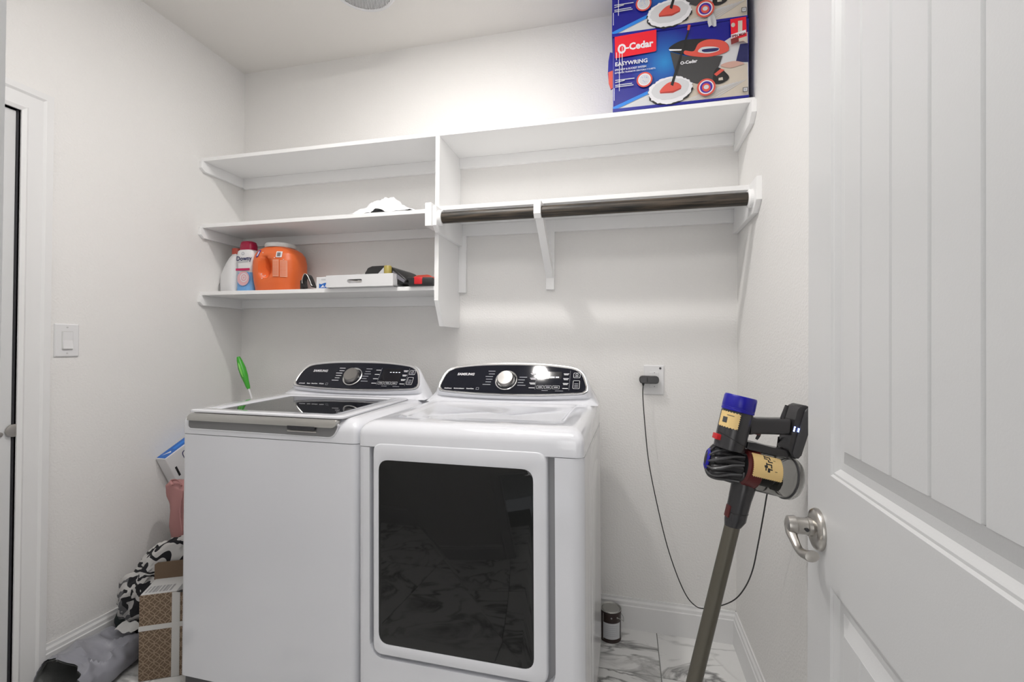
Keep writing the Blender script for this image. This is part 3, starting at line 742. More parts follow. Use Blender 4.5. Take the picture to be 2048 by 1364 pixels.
bm = B(); box(bm, .455, .560, -.0128, -.002, .962, .9735, .001, 1); obj('finger_slot', bm, M['gap'], WS)
bm = B(); box(bm, .450, .562, -.006, .0, .952, .957, .001, 1); obj('finger_lip', bm, M['steel'], WS)
console(WS, MW - .004, MD, 'washer')

# ------------------------------------------------------------------ wall fittings
sw = thing('light_switch', 'white rocker light switch on the left wall beside the door casing', 'light switch', (XL, -.824, 1.251))
def plate(par, w, h, mt, ax):
    o_ = rrect(-w / 2, w / 2, -h / 2, h / 2, .004, 3); i_ = inset(o_, .004)
    P = (lambda a, b, c: (c, a, b)) if ax == 'x' else (lambda a, b, c: (a, -c, b))
    bm = B(); loft(bm, [[P(x, z, 0) for x, z in o_], [P(x, z, .003) for x, z in o_], [P(x, z, .006) for x, z in i_]]); return obj('cover_plate', bm, mt, par)
plate(sw, .080, .126, M['white_pl'], 'x')
bm = B(); loft(bm, [[(.0058, y, z) for y, z in rrect(-.0185, .0185, -.0345, .0345, .002, 2)], [(.0072, y, z) for y, z in rrect(-.0185, .0185, -.0345, .0345, .002, 2)]]); obj('rocker_frame', bm, M['paper'], sw)
bm = B(); prism(bm, [(.006, -.032), (.013, -.032), (.0085, .0), (.0095, .032), (.006, .032)], -.0165, .0165, 'y', .0008); obj('rocker', bm, M['white_pl'], sw)
for z in (-.049, .049):
    bm = B(); lathe(bm, [(0, .0055), (.0032, .0055), (.0032, .0068), (0, .0072)], 12, (0, 0, z), (1, 0, 0)); obj('screw', bm, M['off_pl'], sw)
ou = thing('wall_outlet', 'white electrical outlet on the back wall right of the dryer', 'outlet', (.530, 0, 1.097))
plate(ou, .086, .130, M['white_pl'], 'y')
bm = B(); loft(bm, [[(x, -.0058, z) for x, z in rrect(-.0185, .0185, -.035, .035, .003, 2)], [(x, -.0085, z) for x, z in rrect(-.0175, .0175, -.034, .034, .003, 2)]]); obj('socket_face', bm, M['white_pl'], ou)
for z in (-.022, .038):
    bm = B(); lathe(bm, [(0, 0), (.0018, 0), (.0018, .0008), (0, .001)], 10, (.002, -.0084, z - .006), (0, -1, 0)); obj('screw', bm, M['dgrey'], ou)
bm = B(); lathe(bm, [(0, 0), (.005, 0), (.005, .0016), (0, .002)], 12, (.026, -.006, .052), (0, -1, 0)); obj('screw', bm, M['dgrey'], ou)
ad = thing('power_adapter', 'dark grey plug-in charger with a long thin black cord', 'charger', (.508, -.009, 1.100))
bm = B()
o_ = fillet([(-.041, -.0165), (.041, -.0165), (.041, .0165), (-.041, .0165)], .0164, 8)
loft(bm, [[(x, 0, z) for x, z in inset(o_, .002)], [(x, -.003, z) for x, z in o_], [(x, -.038, z) for x, z in o_], [(x, -.042, z) for x, z in inset(o_, .003)]])
obj('adapter_body', bm, M['charcoal'], ad, smooth=True, angle=40)
bm = B(); lathe(bm, [(0, 0), (.0055, 0), (.0045, .006), (.0025, .010), (0, .010)], 14, (-.0245, -.036, -.016), (0, 0, -1)); obj('strain_relief', bm, M['black'], ad, smooth=True)
bm = B(); box(bm, -.010, -.006, -.0428, -.0418, -.009, .009); obj('grip_mark', bm, M['black'], ad)
path = [(.4835, -.047, 1.080), (.482, -.050, 1.03), (.491, -.055, .907), (.506, -.062, .76), (.533, -.072, .616), (.575, -.09, .437), (.615, -.11, .316), (.649, -.15, .25), (.676, -.2, .239), (.696, -.27, .269), (.731, -.36, .331), (.765, -.44, .401), (.784, -.5, .475), (.794, -.55, .556), (.796, -.6, .654), (.795, -.66, .765), (.794, -.7, .841), (.796, -.74, .908), (.794, -.78, .971), (.793, -.80, 1.015)]
bm = B(); tube(bm, [Vector(p) - Vector((.508, -.009, 1.100)) for p in spline(path, 6)], .0021, 8); obj('cord', bm, M['black'], ad, smooth=True)

# ------------------------------------------------------------------ stick vacuum leaning against the right wall (units mm in its own tilted frame)
VO = Vector((0.68003537, -0.84619856, 0.90228761))
VU = Vector((0.94535766, 0.23497593, -0.22602036)); VV = Vector((0.22128213, 0.04670107, 0.97409097)); VW = Vector((0.23944332, -0.97087864, -0.00784676))
VM = Matrix((VU, VV, VW)).transposed().to_4x4() @ Matrix.Scale(.001, 4)
foot = VO + VV * (-.9263)
VC = thing('stick_vacuum', 'dark grey cordless stick vacuum with blue filter cap leaning on the right wall', 'vacuum', foot)
VX = Matrix.Translation(VO - foot) @ VM
def vp(name, bm, mt, par=None, smooth=True, angle=40): return obj(name, bm, mt, par or VC, smooth, xf=VX, angle=angle)
bm = B(); lathe(bm, [(0, 80), (36, 80), (37, 100), (37.5, 174), (36, 178), (0, 178)], 40, (-36, 0, 0), (0, 1, 0)); mb = vp('motor_body', bm, M['charcoal'])
bm = B(); lathe(bm, [(30, 177), (38.5, 177), (39, 181), (38.2, 182), (39, 184), (38.2, 185), (39, 187), (38.5, 212), (36.5, 216.5), (30, 217), (0, 216)], 44, (-36, 0, 0), (0, 1, 0)); fc = vp('filter_cap', bm, M['blue'], angle=25); fc['label'] = 'deep blue filter cap'
# seam across the body, release button
bm = B(); tube(bm, [(-36 + 37.4 * math.sin(a), 104 - 12 * math.sin(a), 37.4 * math.cos(a)) for a in [k * .157 - 1.57 for k in range(21)]], .6, 6); vp('body_seam', bm, M['black'], mb)
bm = B(); box(bm, -80, -58, 97, 111, -9, 16, 1.5); rb = vp('release_button', bm, M['red'], mb); rb['label'] = 'red release button'
# cyclones: a ring of cones round a sideways axis
cy = 40
bm = B(); lathe(bm, [(0, -82), (10, -81.5), (21, -77), (27, -66), (25, -40), (30, 4), (0, 4)], 30, (0, cy, 0), (1, 0, 0)); 
CR = Matrix.Translation((4, 0, 0)) @ Matrix.Rotation(math.radians(-17), 4, 'Y') @ Matrix.Translation((-4, 0, 0))
def vpc(name, bm, mt, par, **k):
    bmesh.ops.transform(bm, matrix=CR, verts=bm.verts); return vp(name, bm, mt, par, **k)
core = vpc('cyclone_core', bm, M['black'], VC)
bm = B(); lathe(bm, [(21, -77), (21.5, -79.5), (25.5, -78), (28, -74), (26, -72)], 30, (0, cy, 0), (1, 0, 0)); bl = vpc('blue_ring', bm, M['blue'], core)
for k in range(11):
    a = k * 2 * math.pi / 11 + .25; ca, sa = math.cos(a), math.sin(a); tw = .30
    pts = []
    for s_, r_, da in ((-66, 30, -.10), (-54, 33, 0), (-38, 31, .10), (-18, 28, .20), (6, 26, .28)):
        pts.append((s_, cy + r_ * math.sin(a + da), r_ * math.cos(a + da)))
    sp_ = spline(pts, 4); q_ = len(sp_)
    bm = B(); tube(bm, sp_, [(5 + 5.5 * math.sin(min(1, i / 4) * 1.5)) * (1 - .34 * i / q_) for i in range(q_)], 14); vpc('cyclone', bm, M['charcoal'], core)
    bm = B(); tube(bm, spline([(-76, cy + 24 * math.sin(a - .35), 24 * math.cos(a - .35)), (-64, cy + 40 * math.sin(a - .1), 40 * math.cos(a - .1)), (-46, cy + 43 * math.sin(a + .12), 43 * math.cos(a + .12)), (-20, cy + 41 * math.sin(a + .45), 41 * math.cos(a + .45)), (4, cy + 41 * math.sin(a + .62), 41 * math.cos(a + .62))], 4), [2.2 + 1.6 * math.sin(i / 16 * math.pi) for i in range(17)], 8); vpc('rib', bm, M['dgrey'], core)
bm = B(); lathe(bm, [(40, 2), (46, 6), (48, 20), (50, 36), (47, 38)], 40, (0, 43, 0), (1, 0, 0), cap=False); sd = vp('shroud', bm, M['darkred']); sd['label'] = 'dark red shroud ring'
# bin
bc = 42
bm = B(); lathe(bm, [(48, 30), (50.5, 40), (50.5, 121), (47.5, 121), (47.5, 32)], 48, (0, bc, 0), (1, 0, 0), cap=False); bn = vp('dust_bin', bm, M['smoke']); bn['label'] = 'clear smoky dust bin'
bm = B(); lathe(bm, [(0, 8), (35, 8), (35, 76), (29, 82), (0, 82)], 36, (0, bc, 0), (1, 0, 0)); vp('inner_filter', bm, M['dgrey'], bn)
bm = B(); lathe(bm, [(0, 84), (14, 85), (24, 92), (26, 102), (14, 110), (0, 110)], 24, (0, bc - 14, 0), (1, 0, 0))
for v in bm.verts:
    d = fbm(v.co, .05); v.co += Vector((d * 4, d * 3, d * 3)) * (1 if v.co.x < 106 else 0)
du = vp('dust', bm, M['dust'], bn); stuff(du)
bm = B(); lathe(bm, [(47, 120), (52.5, 120), (53, 127), (51, 128), (52, 130), (52, 134), (49, 139), (30, 142), (0, 143)], 48, (0, bc, 0), (1, 0, 0), cap=False); vp('bin_lid', bm, M['smoke'], bn, angle=30)
bm = B(); lathe(bm, [(51, 119), (53.6, 120), (53.6, 123), (51, 124)], 48, (0, bc, 0), (1, 0, 0), cap=False); vp('bin_rim', bm, M['dgrey'], bn)
# handle, bridge, trigger, battery
bm = B()
def hring(u, v0, v1, w, r=9): return [(u + (v - (v0 + v1) / 2) * -.16, v, q) for v, q in [(p[0], p[1]) for p in rrect(v0, v1, -w, w, r, 4)]]
loft(bm, [hring(-4, 127, 172, 20), hring(12, 132, 172, 18), hring(50, 140, 180, 17), hring(92, 149, 190, 18)]); hd = vp('handle', bm, M['charcoal'])
bm = B(); prism(bm, [(0, 109), (20, 111), (60, 110), (106, 112), (106, 94), (60, 92), (10, 91), (0, 92)], -17, 17, 'z', 2); vp('bridge', bm, M['charcoal'])
bm = B(); box(bm, 4, 31, 131, 139, -7, 7, 1.2); tr = vp('trigger', bm, M['darkred'])
bm = B(); tube(bm, spline([(30, 136, 0), (30, 128, 0), (27, 119, 0)], 4), [5, 5, 5, 4.5, 4.2, 4, 3.8, 3.4, 3][:9], 10); vp('trigger_hook', bm, M['charcoal'], tr)
bm = B(); o_ = fillet([(97, 112), (97, 216), (106, 232), (122, 231), (135, 221), (138, 196), (131, 102), (123, 95), (112, 96), (104, 108)], [4, 6, 8, 8, 8, 6, 8, 5, 8, 5], 4)
prism(bm, o_, -25, 23, 'z', 4); bt = vp('battery_pack', bm, M['charcoal'], angle=30)
bm = B(); prism(bm, fillet([(108, 104), (114, 220), (122, 229), (134, 220), (137, 196), (130, 103), (122, 97)], 5, 3), 16, 26.5, 'z', 2.5); vp('battery_cover', bm, M['dgrey'], bt)
bm = B(); tube(bm, [(75, 186, 6), (77, 203, 6), (79, 221, 6)], [5.5, 5.2, 4.5], 12); vp('prong', bm, M['charcoal'])
for u_, v_, s_ in ((100, 172.5, 2.0), (100, 168, 2.0), (100, 163.5, 2.0), (109.5, 171, 1.1), (109.5, 167.5, 1.1), (109.5, 164, 1.1)):
    bm = B(); lathe(bm, [(0, 22.8), (s_, 22.8), (s_, 26.9 if u_ > 105 else 23.6), (0, 27.0 if u_ > 105 else 23.7)], 10, (u_, v_, 0), (0, 0, 1)); lo = vp('status_light', bm, M['led'], bt); lo['label'] = 'lit blue indicator light'
# wand socket and wand
def sring(cu, v, r, sq=1.0): return [(cu + r * math.cos(k * math.pi / 14), v + (r * math.cos(k * math.pi / 14)) * .12, r * sq * math.sin(k * math.pi / 14)) for k in range(28)]
bm = B(); loft(bm, [sring(14, 34, 20), sring(21, 14, 25), sring(23, -3, 29), sring(22, -40, 26.5), sring(22, -72, 25.5), sring(22.5, -92, 25), sring(20, -108, 19.5)]); ws = vp('wand_socket', bm, M['charcoal'])
bm = B(); tube(bm, [(22 + 25.9 * math.sin(a), -71 + 3 * math.sin(a), 25.9 * math.cos(a)) for a in [k * .157 - 1.57 for k in range(21)]], .5, 6); vp('socket_seam', bm, M['black'], ws)
bm = B(); box(bm, -5, 0, -88, -58, -8, 12, 1.5); vp('release_catch', bm, M['darkred'], ws)
bm = B(); tube(bm, [(19, -100, 0), (18, -300, 0), (17, -600, 0), (15, -890, 0)], 18.3, 28); wd = vp('wand', bm, M['wand']); wd['label'] = 'olive grey metal wand'
bm = B(); box(bm, -.125, .125, -.055, .055, .003, .055, .015); ch = obj('cleaner_head', bm, M['charcoal'], VC, True, loc=(0.0, .0, 0), rot=(0, 0, -.25))
bm = B(); tube(bm, [(0, 0, .035), (VO + VV * -.86 - foot)], .018, 16); obj('head_joint', bm, M['charcoal'], VC, True)
# cream stickers with zigzag edges
def curved_patch(name, pts, axis, c, rad, par, mt):
    """pts in (along, across); across is measured round the cylinder surface facing +w"""
    bm = B(); vs = []
    for a, b in pts:
        ang = max(-1.45, min(1.45, (b - c) / rad))
        vs.append(bm.verts.new((a, c + rad * math.sin(ang), rad * math.cos(ang)) if axis == 'u' else (c + rad * math.sin(ang), a, rad * math.cos(ang))))
    bm.faces.new(vs); bmesh.ops.triangulate(bm, faces=bm.faces[:]); 
    return vp(name, bm, mt, par)
def grid_patch(name, a0, a1, b0, b1, axis, c, rad, par, mt, teeth=0, na=24, nb=16, tooth=2.4):
    bm = B(); gv = []
    for i in range(na + 1):
        row = []
        for j in range(nb + 1):
            a = a0 + (a1 - a0) * i / na; b = b0 + (b1 - b0) * j / nb
            if teeth:
                if j in (0, nb): b += (tooth if i % 2 else 0) * (1 if j == 0 else -1)
                if i in (0, na): a += (tooth if j % 2 else 0) * (1 if i == 0 else -1)
            ang = (b - c) / rad
            row.append(bm.verts.new((a, c + rad * math.sin(ang), rad * math.cos(ang)) if axis == 'u' else (c + rad * math.sin(ang), a, rad * math.cos(ang))))
        gv.append(row)
    for i in range(na):
        for j in range(nb): bm.faces.new((gv[i][j], gv[i + 1][j], gv[i + 1][j + 1], gv[i][j + 1]))
    return vp(name, bm, mt, par)
R1 = 51.0
st = grid_patch('sticker', 8, 84, 34, 98, 'u', bc, R1, bn, M['sticker'], 1, 30, 26); st['label'] = 'cream sticker with zigzag edge and black marks'
for a0, a1, b0, b1 in ((38, 41, 88, 95), (41, 54, 90, 93), (51, 54, 84, 90), (37, 46, 84, 87), (46, 49, 77, 84), (49, 58, 77, 80), (40, 43, 68, 75), (43, 55, 70, 73), (52, 55, 63, 70), (36, 44, 62, 68), (38, 41, 55, 62), (44, 50, 52, 62), (50, 56, 58, 61), (60, 66, 84, 85.2), (62, 68, 56, 57.2)):
    grid_patch('sticker_mark', a0, a1, b0, b1, 'u', bc, R1 + .4, st, M['black'], 0, 4, 3)
st2 = grid_patch('sticker', 132, 173, -99, -43, 'v', -36, 38.2, mb, M['sticker'], 1, 16, 16); st2['label'] = 'cream sticker with zigzag edge wrapping the body'
grid_patch('sticker_mark', 144, 158, -86, -73, 'v', -36, 38.6, st2, M['dgrey'], 0, 4, 4)
grid_patch('sticker_mark', 163, 164.5, -76, -58, 'v', -36, 38.6, st2, M['dgrey'], 0, 2, 4)

# ------------------------------------------------------------------ mop cartons on the top shelf
BW, BD, BH = .492, .250, .297
def mop_carton(loc, label, rz):
    t = thing('mop_carton', label, 'box', loc, (0, 0, rz), 'mop set cartons on the top shelf')
    bm = B(); box(bm, 0, BW, 0, BD, 0, BH, .002, 2); obj('carton', bm, M['boxblue'], t)
    A = Art(.00018); A.l = 4
    # the print was measured on the carton face: u to the right (0..1), v up (0..1)
    def q(px, py):
        u = (px - 192) / 1395.0; yt = 405 - 200 * u; yb = 1185 - 155 * u
        return (u * BW, (yb - py) / (yb - yt) * BH)
    def Q(l): return [q(*p) for p in l]
    def SQ(l):      # smooth closed outline through the points
        P = [Vector((*q(*p), 0)) for p in l]; n = len(P); out = []
        for i in range(n):
            a, b, c, d = P[i - 1], P[i], P[(i + 1) % n], P[(i + 2) % n]
            for k in range(5):
                t = k / 5; v = 0.5 * ((2 * b) + (c - a) * t + (2 * a - 5 * b + 4 * c - d) * t * t + (3 * b - a - 3 * c + d) * t ** 3); out.append((v.x, v.y))
        return out
    A.poly([(.003, .003), (BW - .003, .003), (BW - .003, BH - .003), (.003, BH - .003)], M['glowblue'])
    A.poly(Q([(210, 1160), (600, 960), (900, 830), (1240, 520), (1400, 410), (1575, 350), (1585, 1010)]), M['greyprint'])
    A.poly(Q([(620, 1115), (960, 905), (1240, 800), (1330, 690), (1572, 675), (1582, 1005)]), M['floorprint'])
    for k in range(7): A.poly(Q([(900 + 60 * k, 1075 - 8 * k), (1330 + 36 * k, 905 - 10 * k), (1338 + 36 * k, 908 - 10 * k), (915 + 60 * k, 1076 - 8 * k)]), M['skin'] if k % 3 == 5 else M['greyprint'])
    A.poly(Q([(195, 1130), (590, 950), (590, 985), (200, 1165)]), M['cyan'])
    A.poly(Q([(192, 1150), (1590, 1003), (1590, 1026), (194, 1183)]), M['boxblue'])
    # trouser leg and foot at the right
    A.poly(Q([(1500, 480), (1575, 470), (1578, 665), (1460, 660)]), M['navy'])
    A.poly(SQ([(1310, 700), (1380, 665), (1470, 655), (1540, 680), (1480, 705), (1400, 725)]), M['skin'])
    # bucket
    A.poly(Q([(800, 555), (960, 600), (1330, 600), (1300, 690), (1250, 800), (1235, 870), (1070, 885), (900, 830), (860, 800)]), M['bucket'])
    A.poly(SQ([(1240, 780), (1290, 720), (1385, 800), (1380, 850), (1300, 890), (1240, 870)]), M['bucketd'])
    A.poly(Q([(1290, 830), (1330, 820), (1335, 850), (1290, 855)]), M['floorprint'])
    A.poly(Q([(1245, 790), (1310, 735), (1350, 745), (1270, 810)]), M['coral'])
    A.poly(SQ([(785, 530), (900, 445), (1040, 425), (1200, 425), (1320, 440), (1385, 490), (1370, 560), (1180, 610), (960, 585)]), M['bucketd'])
    A.poly(SQ([(950, 545), (1040, 550), (1090, 470), (1190, 430), (1330, 445), (1385, 500), (1370, 560), (1180, 612), (965, 590)]), M['coral'])
    A.poly(SQ([(1085, 545), (1130, 510), (1230, 505), (1290, 520), (1285, 550), (1190, 575), (1100, 565)]), M['greyprint'])
    A.poly(SQ([(1130, 535), (1280, 520), (1270, 550), (1150, 562)]), M['navy'])
    A.poly(Q([(785, 530), (925, 530), (925, 545), (795, 548)]), M['ink_white'])
    p = q(905, 692); A.text('O-Cedar', p[0], p[1], .0165, M['ink_white'], .0007, rot=0.03)
    # mop head, block, pole
    c = q(800, 955)
    A.ell(c[0], c[1] - .004, .082, .052, M['bucketd'], .08, 48, .05); A.ell(c[0], c[1], .081, .051, M['ink_white'], .08, 60, .05); A.ell(c[0], c[1] + .004, .070, .040, M['greyprint'], .08, 40, .04)
    A.poly(SQ([(695, 980), (740, 910), (810, 870), (890, 885), (915, 930), (830, 965)]), M['coral']); A.poly(Q([(695, 980), (830, 965), (915, 930), (912, 945), (830, 985), (698, 992)]), M['corald'])
    A.poly(Q([(805, 900), (960, 400), (985, 330), (998, 333), (940, 520), (832, 915)]), M['bucketd'])
    A.poly(Q([(972, 335), (980, 282), (1008, 280), (996, 335)]), M['coral'])
    # red plate with the maker's name
    A.poly(Q([(208, 405), (655, 328), (655, 545), (640, 555), (215, 628)]), M['boxred'])
    c = q(288, 528); A.ell(c[0], c[1], .0160, .0190, M['ink_white']); A.ell(c[0], c[1], .0085, .0115, M['boxred'])
    p = q(345, 540); A.text('-Cedar', p[0] - .004, p[1] - .001, .037, M['ink_white'], .0014, rot=.02, sx=.96)
    p = q(214, 712); A.text('EASYWRING', p[0], p[1], .0215, M['ink_white'], .0005, rot=.0, sx=1.02)
    p = q(212, 762); A.text('SPIN MOP & BUCKET SYSTEM', p[0], p[1], .0100, M['ink_white'], .0002, sx=.92)
    p = q(212, 792); A.text('SISTEMA DE TRAPEADOR GIRATORIO Y CUBETA', p[0], p[1], .0082, M['ink_white'], .0001, sx=.86)
    for py, x1 in ((855, 425), (878, 320), (908, 400), (925, 415)): A.poly(Q([(218, py), (x1, py - 25), (x1, py - 17), (218, py + 8)]), M['greyprint'])
    # round badges
    for px, py, r, inn in ((532, 850, .0295, 'cyan'), (1165, 935, .0325, 'skin')):
        c = q(px, py); A.ell(c[0], c[1], r, r, M['coral']); A.ell(c[0], c[1], r * .80, r * .80, M['ink_white']); A.ell(c[0], c[1], r * .68, r * .68, M['greyprint'] if inn == 'cyan' else M['purple'])
        A.ell(c[0], c[1] - r * .05, r * .45, r * .5, M['greyprint'] if inn == 'cyan' else M['coral'], .5)
        if inn == 'cyan':
            for k in range(14): A.ell(c[0] + random.uniform(-.012, .012), c[1] + random.uniform(-.012, .012), .0011, .0009, M['cyan'], n=6)
        else: A.ell(c[0], c[1], r * .28, r * .25, M['greyprint'])
    # number-one ribbon
    A.poly(Q([(1398, 240), (1550, 215), (1560, 480), (1540, 465), (1480, 470), (1410, 500)]), M['boxred']); A.poly(Q([(1403, 445), (1480, 420), (1480, 470), (1408, 500)]), M['maroon'])
    A.poly(Q([(1480, 440), (1558, 415), (1562, 488), (1525, 465), (1482, 472)]), M['floorprint'])
    p = q(1448, 385); A.text('1', p[0] - .003, p[1] - .004, .066, M['floorprint'], .0032, sx=1.15)
    c = q(1425, 300); A.ell(c[0], c[1], .0068, .0082, M['floorprint'])
    A.poly(Q([(1405, 400), (1548, 350), (1550, 385), (1408, 442)]), M['ink_white']); p = q(1412, 430); A.text('SPIN MOP', p[0], p[1], .0125, M['maroon'], .0006, rot=.07, sx=.86)
    c = q(1545, 965); s = .0085; A.rect(c[0] - s, c[0] + s, c[1] - s, c[1] + s, M['bucket']); A.rect(c[0] - s * .75, c[0] + s * .75, c[1] - s * .75, c[1] + s * .75, M['greyprint']); A.rect(c[0] - s * .4, c[0] + s * .4, c[1] - s * .3, c[1] + s * .4, M['ink_grey'])
    # scuffs on the print
    for px, y0, y1 in ((262, 500, 980), (292, 520, 790), (230, 580, 660), (208, 950, 1080)): A.poly(Q([(px - 3, y0), (px + 3, y0), (px + 4, y1), (px - 2, y1)]), M['ink_white'])
    A.build('front_print', t, Matrix(((1, 0, 0, 0), (0, 0, -1, 0), (0, 1, 0, 0), (0, 0, 0, 1))))
    return t
zt = ZT + ST
c1 = mop_carton((.354, -.262, zt + .0004), 'lower blue and red mop carton standing on the top shelf', .0)
c2 = mop_carton((.349, -.262, zt + BH + .0014), 'upper blue mop carton stacked on the other, cut by the picture edge', .004)
bm = B(); o_ = [(0, .22), (-.012, .225), (-.018, .19), (-.020, .14), (-.016, .10), (-.008, .075), (0, .08)]
prism(bm, [(x, z + .02) for x, z in o_], .004, .010, 'y', .001); sf = obj('side_flap', bm, [M['boxblue']], c1)
bm = B(); prism(bm, [(-.0185, .165), (-.0165, .12), (-.008, .095), (-.001, .10), (-.001, .17)], .0030, .0036, 'y'); obj('flap_print', bm, M['coral'], sf)
bm = B()
rs = []
for k in range(9):
    t_ = k / 8; x = .352 + .018 * t_; z = .132 - .150 * t_; wd_ = .011 + .004 * math.sin(t_ * 9)
    rs.append([(x - wd_, -.004 - .004 * abs(math.sin(t_ * 5)), z), (x - wd_ * .3, -.010 - .003 * math.sin(t_ * 8), z + .003), (x + wd_ * .4, -.006, z), (x + wd_, -.009 - .003 * math.sin(t_ * 7 + 1), z - .002)])
loft(bm, rs, False, False, False); bmesh.ops.solidify(bm, geom=bm.faces[:], thickness=.0008); tt = obj('torn_tape', bm, M['bagwhite'], c2, True); tt['label'] = 'strip of torn white tape'

# ------------------------------------------------------------------ things on the left shelves
zs3 = ZB + ST + .0006
# white jug with orange-red cap
jg = thing('detergent_jug', 'white plastic jug with a red-orange cap at the left shelf end', 'bottle', (-1.577, -.138, zs3), (0, 0, -.35))
bm = B()
def sup(a, b, e=3.0, n=36, cx=0, cy=0): return [(cx + a * math.copysign(abs(math.cos(t)) ** (2 / e), math.cos(t)), cy + b * math.copysign(abs(math.sin(t)) ** (2 / e), math.sin(t))) for t in [k * 2 * math.pi / n for k in range(n)]]
rr = []
for z, a, b, cx in ((0, .070, .040, 0), (.006, .076, .045, 0), (.05, .078, .047, 0), (.09, .076, .046, 0), (.13, .062, .042, .012), (.165, .045, .035, .026), (.188, .030, .027, .034), (.196, .0215, .0215, .036), (.206, .021, .021, .036)):
    rr.append([(x, y, z) for x, y in sup(a, b, 2.8, 36, cx)])
loft(bm, rr); obj('bottle', bm, M['white_pl'], jg, True)
bm = B(); tube(bm, spline([(.005, 0, .188), (-.035, 0, .172), (-.064, 0, .128), (-.074, 0, .085), (-.070, 0, .045)], 5), .0125, 12); obj('handle', bm, M['white_pl'], jg, True)
bm = B(); tube(bm, spline([(-.030, -.0125, .172), (-.060, -.012, .13), (-.070, -.0125, .09), (-.062, -.042, .045), (-.066, -.0405, .004)], 5), .0013, 6); obj('mould_seam', bm, M['groove'], jg)
bm = B(); lathe(bm, [(0, .200), (.0235, .200), (.0235, .228), (.022, .231), (0, .231)], 28, (.036, 0, 0)); obj('cap', bm, M['redcap'], jg, True)
# scent bead bottle with crimson cap
sb = thing('scent_bead_bottle', 'white and blue printed bottle with a crimson cap between jug and orange tub', 'bottle', (-1.452, -.170, zs3), (0, 0, .0))
bm = B(); rr = []
for z, a, b in ((0, .050, .030), (.004, .054, .034), (.05, .050, .034), (.10, .045, .034), (.15, .049, .035), (.19, .052, .036), (.208, .048, .034), (.216, .036, .028)):
    rr.append([(x, y, z) for x, y in sup(a, b, 3.2, 36)])
loft(bm, rr[:4], True, False); obj('lower_body', bm, M['skyblue'], sb, True)['label'] = 'sky blue lower body'
bm = B(); loft(bm, rr[3:], False, True); obj('bottle', bm, M['white_pl'], sb, True)
bm = B(); loft(bm, [[(x, y, z) for x, y in sup(a, b, 3, 32)] for z, a, b in ((.214, .038, .031), (.236, .038, .031), (.254, .033, .027), (.258, .028, .023))]); obj('cap', bm, M['pinkcap'], sb, True)
A = Art(.0002); A.l = 1
A.text('Downy', -.040, .158, .031, M['navy'], .0008); A.rect(-.038, .030, .150, .153, M['ink_grey']); A.ell(.0, .193, .009, .008, M['ink_grey']); A.ell(.0, .193, .006, .005, M['ink_white'])
A.rect(-.042, .042, .1075, .119, M['magenta']); A.rect(-.042, .042, .113, .1145, M['boxred'])
A.ell(.004, .068, .036, .036, M['pinkprint']); A.ell(.008, .072, .022, .022, M['ink_white']); A.ell(.008, .072, .018, .018, M['pinkprint']); A.ell(.008, .072, .010, .010, M['ink_white']); A.ell(.008, .072, .007, .007, M['pinkprint'])
for k in range(22): A.ell(.004 + .039 * math.cos(math.pi + k * math.pi / 21), .066 + .039 * math.sin(math.pi + k * math.pi / 21), .0011, .0011, M['navy'], n=6)
A.build('label_print', sb, Matrix(((1, 0, 0, 0), (0, 0, -1, -.0365), (0, 1, 0, 0), (0, 0, 0, 1))))
# orange tub with moulded grip
tb = thing('detergent_tub', 'big orange plastic detergent tub with a pale lid on the lower left shelf', 'tub', (-1.290, -.135, zs3), (0, 0, .06))
bm = B(); rr = []
prof_t = [(0, .108, .078), (.004, .116, .086), (.04, .122, .092), (.10, .127, .096), (.15, .126, .095), (.185, .118, .090), (.207, .100, .080), (.219, .078, .068), (.224, .066, .062)]
for z, a, b in prof_t: rr.append([(x, y, z) for x, y in sup(a * .94, b * .98, 3.0, 72)])
loft(bm, rr)
bmesh.ops.subdivide_edges(bm, edges=[e for e in bm.edges if abs(e.verts[0].co.z - e.verts[1].co.z) > .02], cuts=6, use_grid_fill=True)
for v in bm.verts:   # grip: pushed-in hollow right of a bulging handle on the left front
    if v.co.y < 0:
        x, z = v.co.x, v.co.z
        d = ((x + .018) / .026) ** 2 + ((z - .116) / .060) ** 2
        if d < 1: v.co.y += .050 * (1 - d) ** .7
        h = ((x + .068) / .045) ** 2 + ((z - .115) / .105) ** 2
        if h < 1: v.co.y -= .012 * (1 - h)
obj('tub', bm, M['orange'], tb, True, angle=60)
bm = B(); lathe(bm, [(.0, .222), (.072, .222), (.074, .226), (.074, .238), (.070, .2435), (0, .245)], 40); obj('lid', bm, M['off_pl'], tb, True)
def tub_y(x, z):
    for (z0, a0, b0), (z1, a1, b1) in zip(prof_t, prof_t[1:]):
        if z0 <= z <= z1:
            f = (z - z0) / (z1 - z0); a = (a0 + (a1 - a0) * f) * .94; b = (b0 + (b1 - b0) * f) * .98
            return -b * max(1e-3, 1 - min(1, abs(x / a)) ** 3) ** (1 / 3)
    return -.09
def on_tub(o):
    for v in o.data.vertices: lift = -v.co.y; v.co.y = tub_y(v.co.x, v.co.z) - .0032 - lift
    return o
TX = Matrix(((1, 0, 0, 0), (0, 0, -1, 0), (0, 1, 0, 0), (0, 0, 0, 1)))
A = Art(.0003); A.l = 1; A.poly(rrect(.042, .070, .163, .193, .003, 2), M['ink_white'])
for k in range(7): A.rect(.047 + k * .0026, .0484 + k * .0026, .168, .188, M['black'])
on_tub(A.build('barcode', tb, TX))
M['peach'] = mat('peach_print', (0.80, 0.34, 0.22), .5)
A = Art(.0003); A.l = 1
for c in range(3): A.rect(.028 + c * .010, .038 + c * .010, .070, .152, M['peach'], 2); A.rect(.064 + c * .010, .074 + c * .010, .068, .148, M['peach'], 2)
A.l = 3
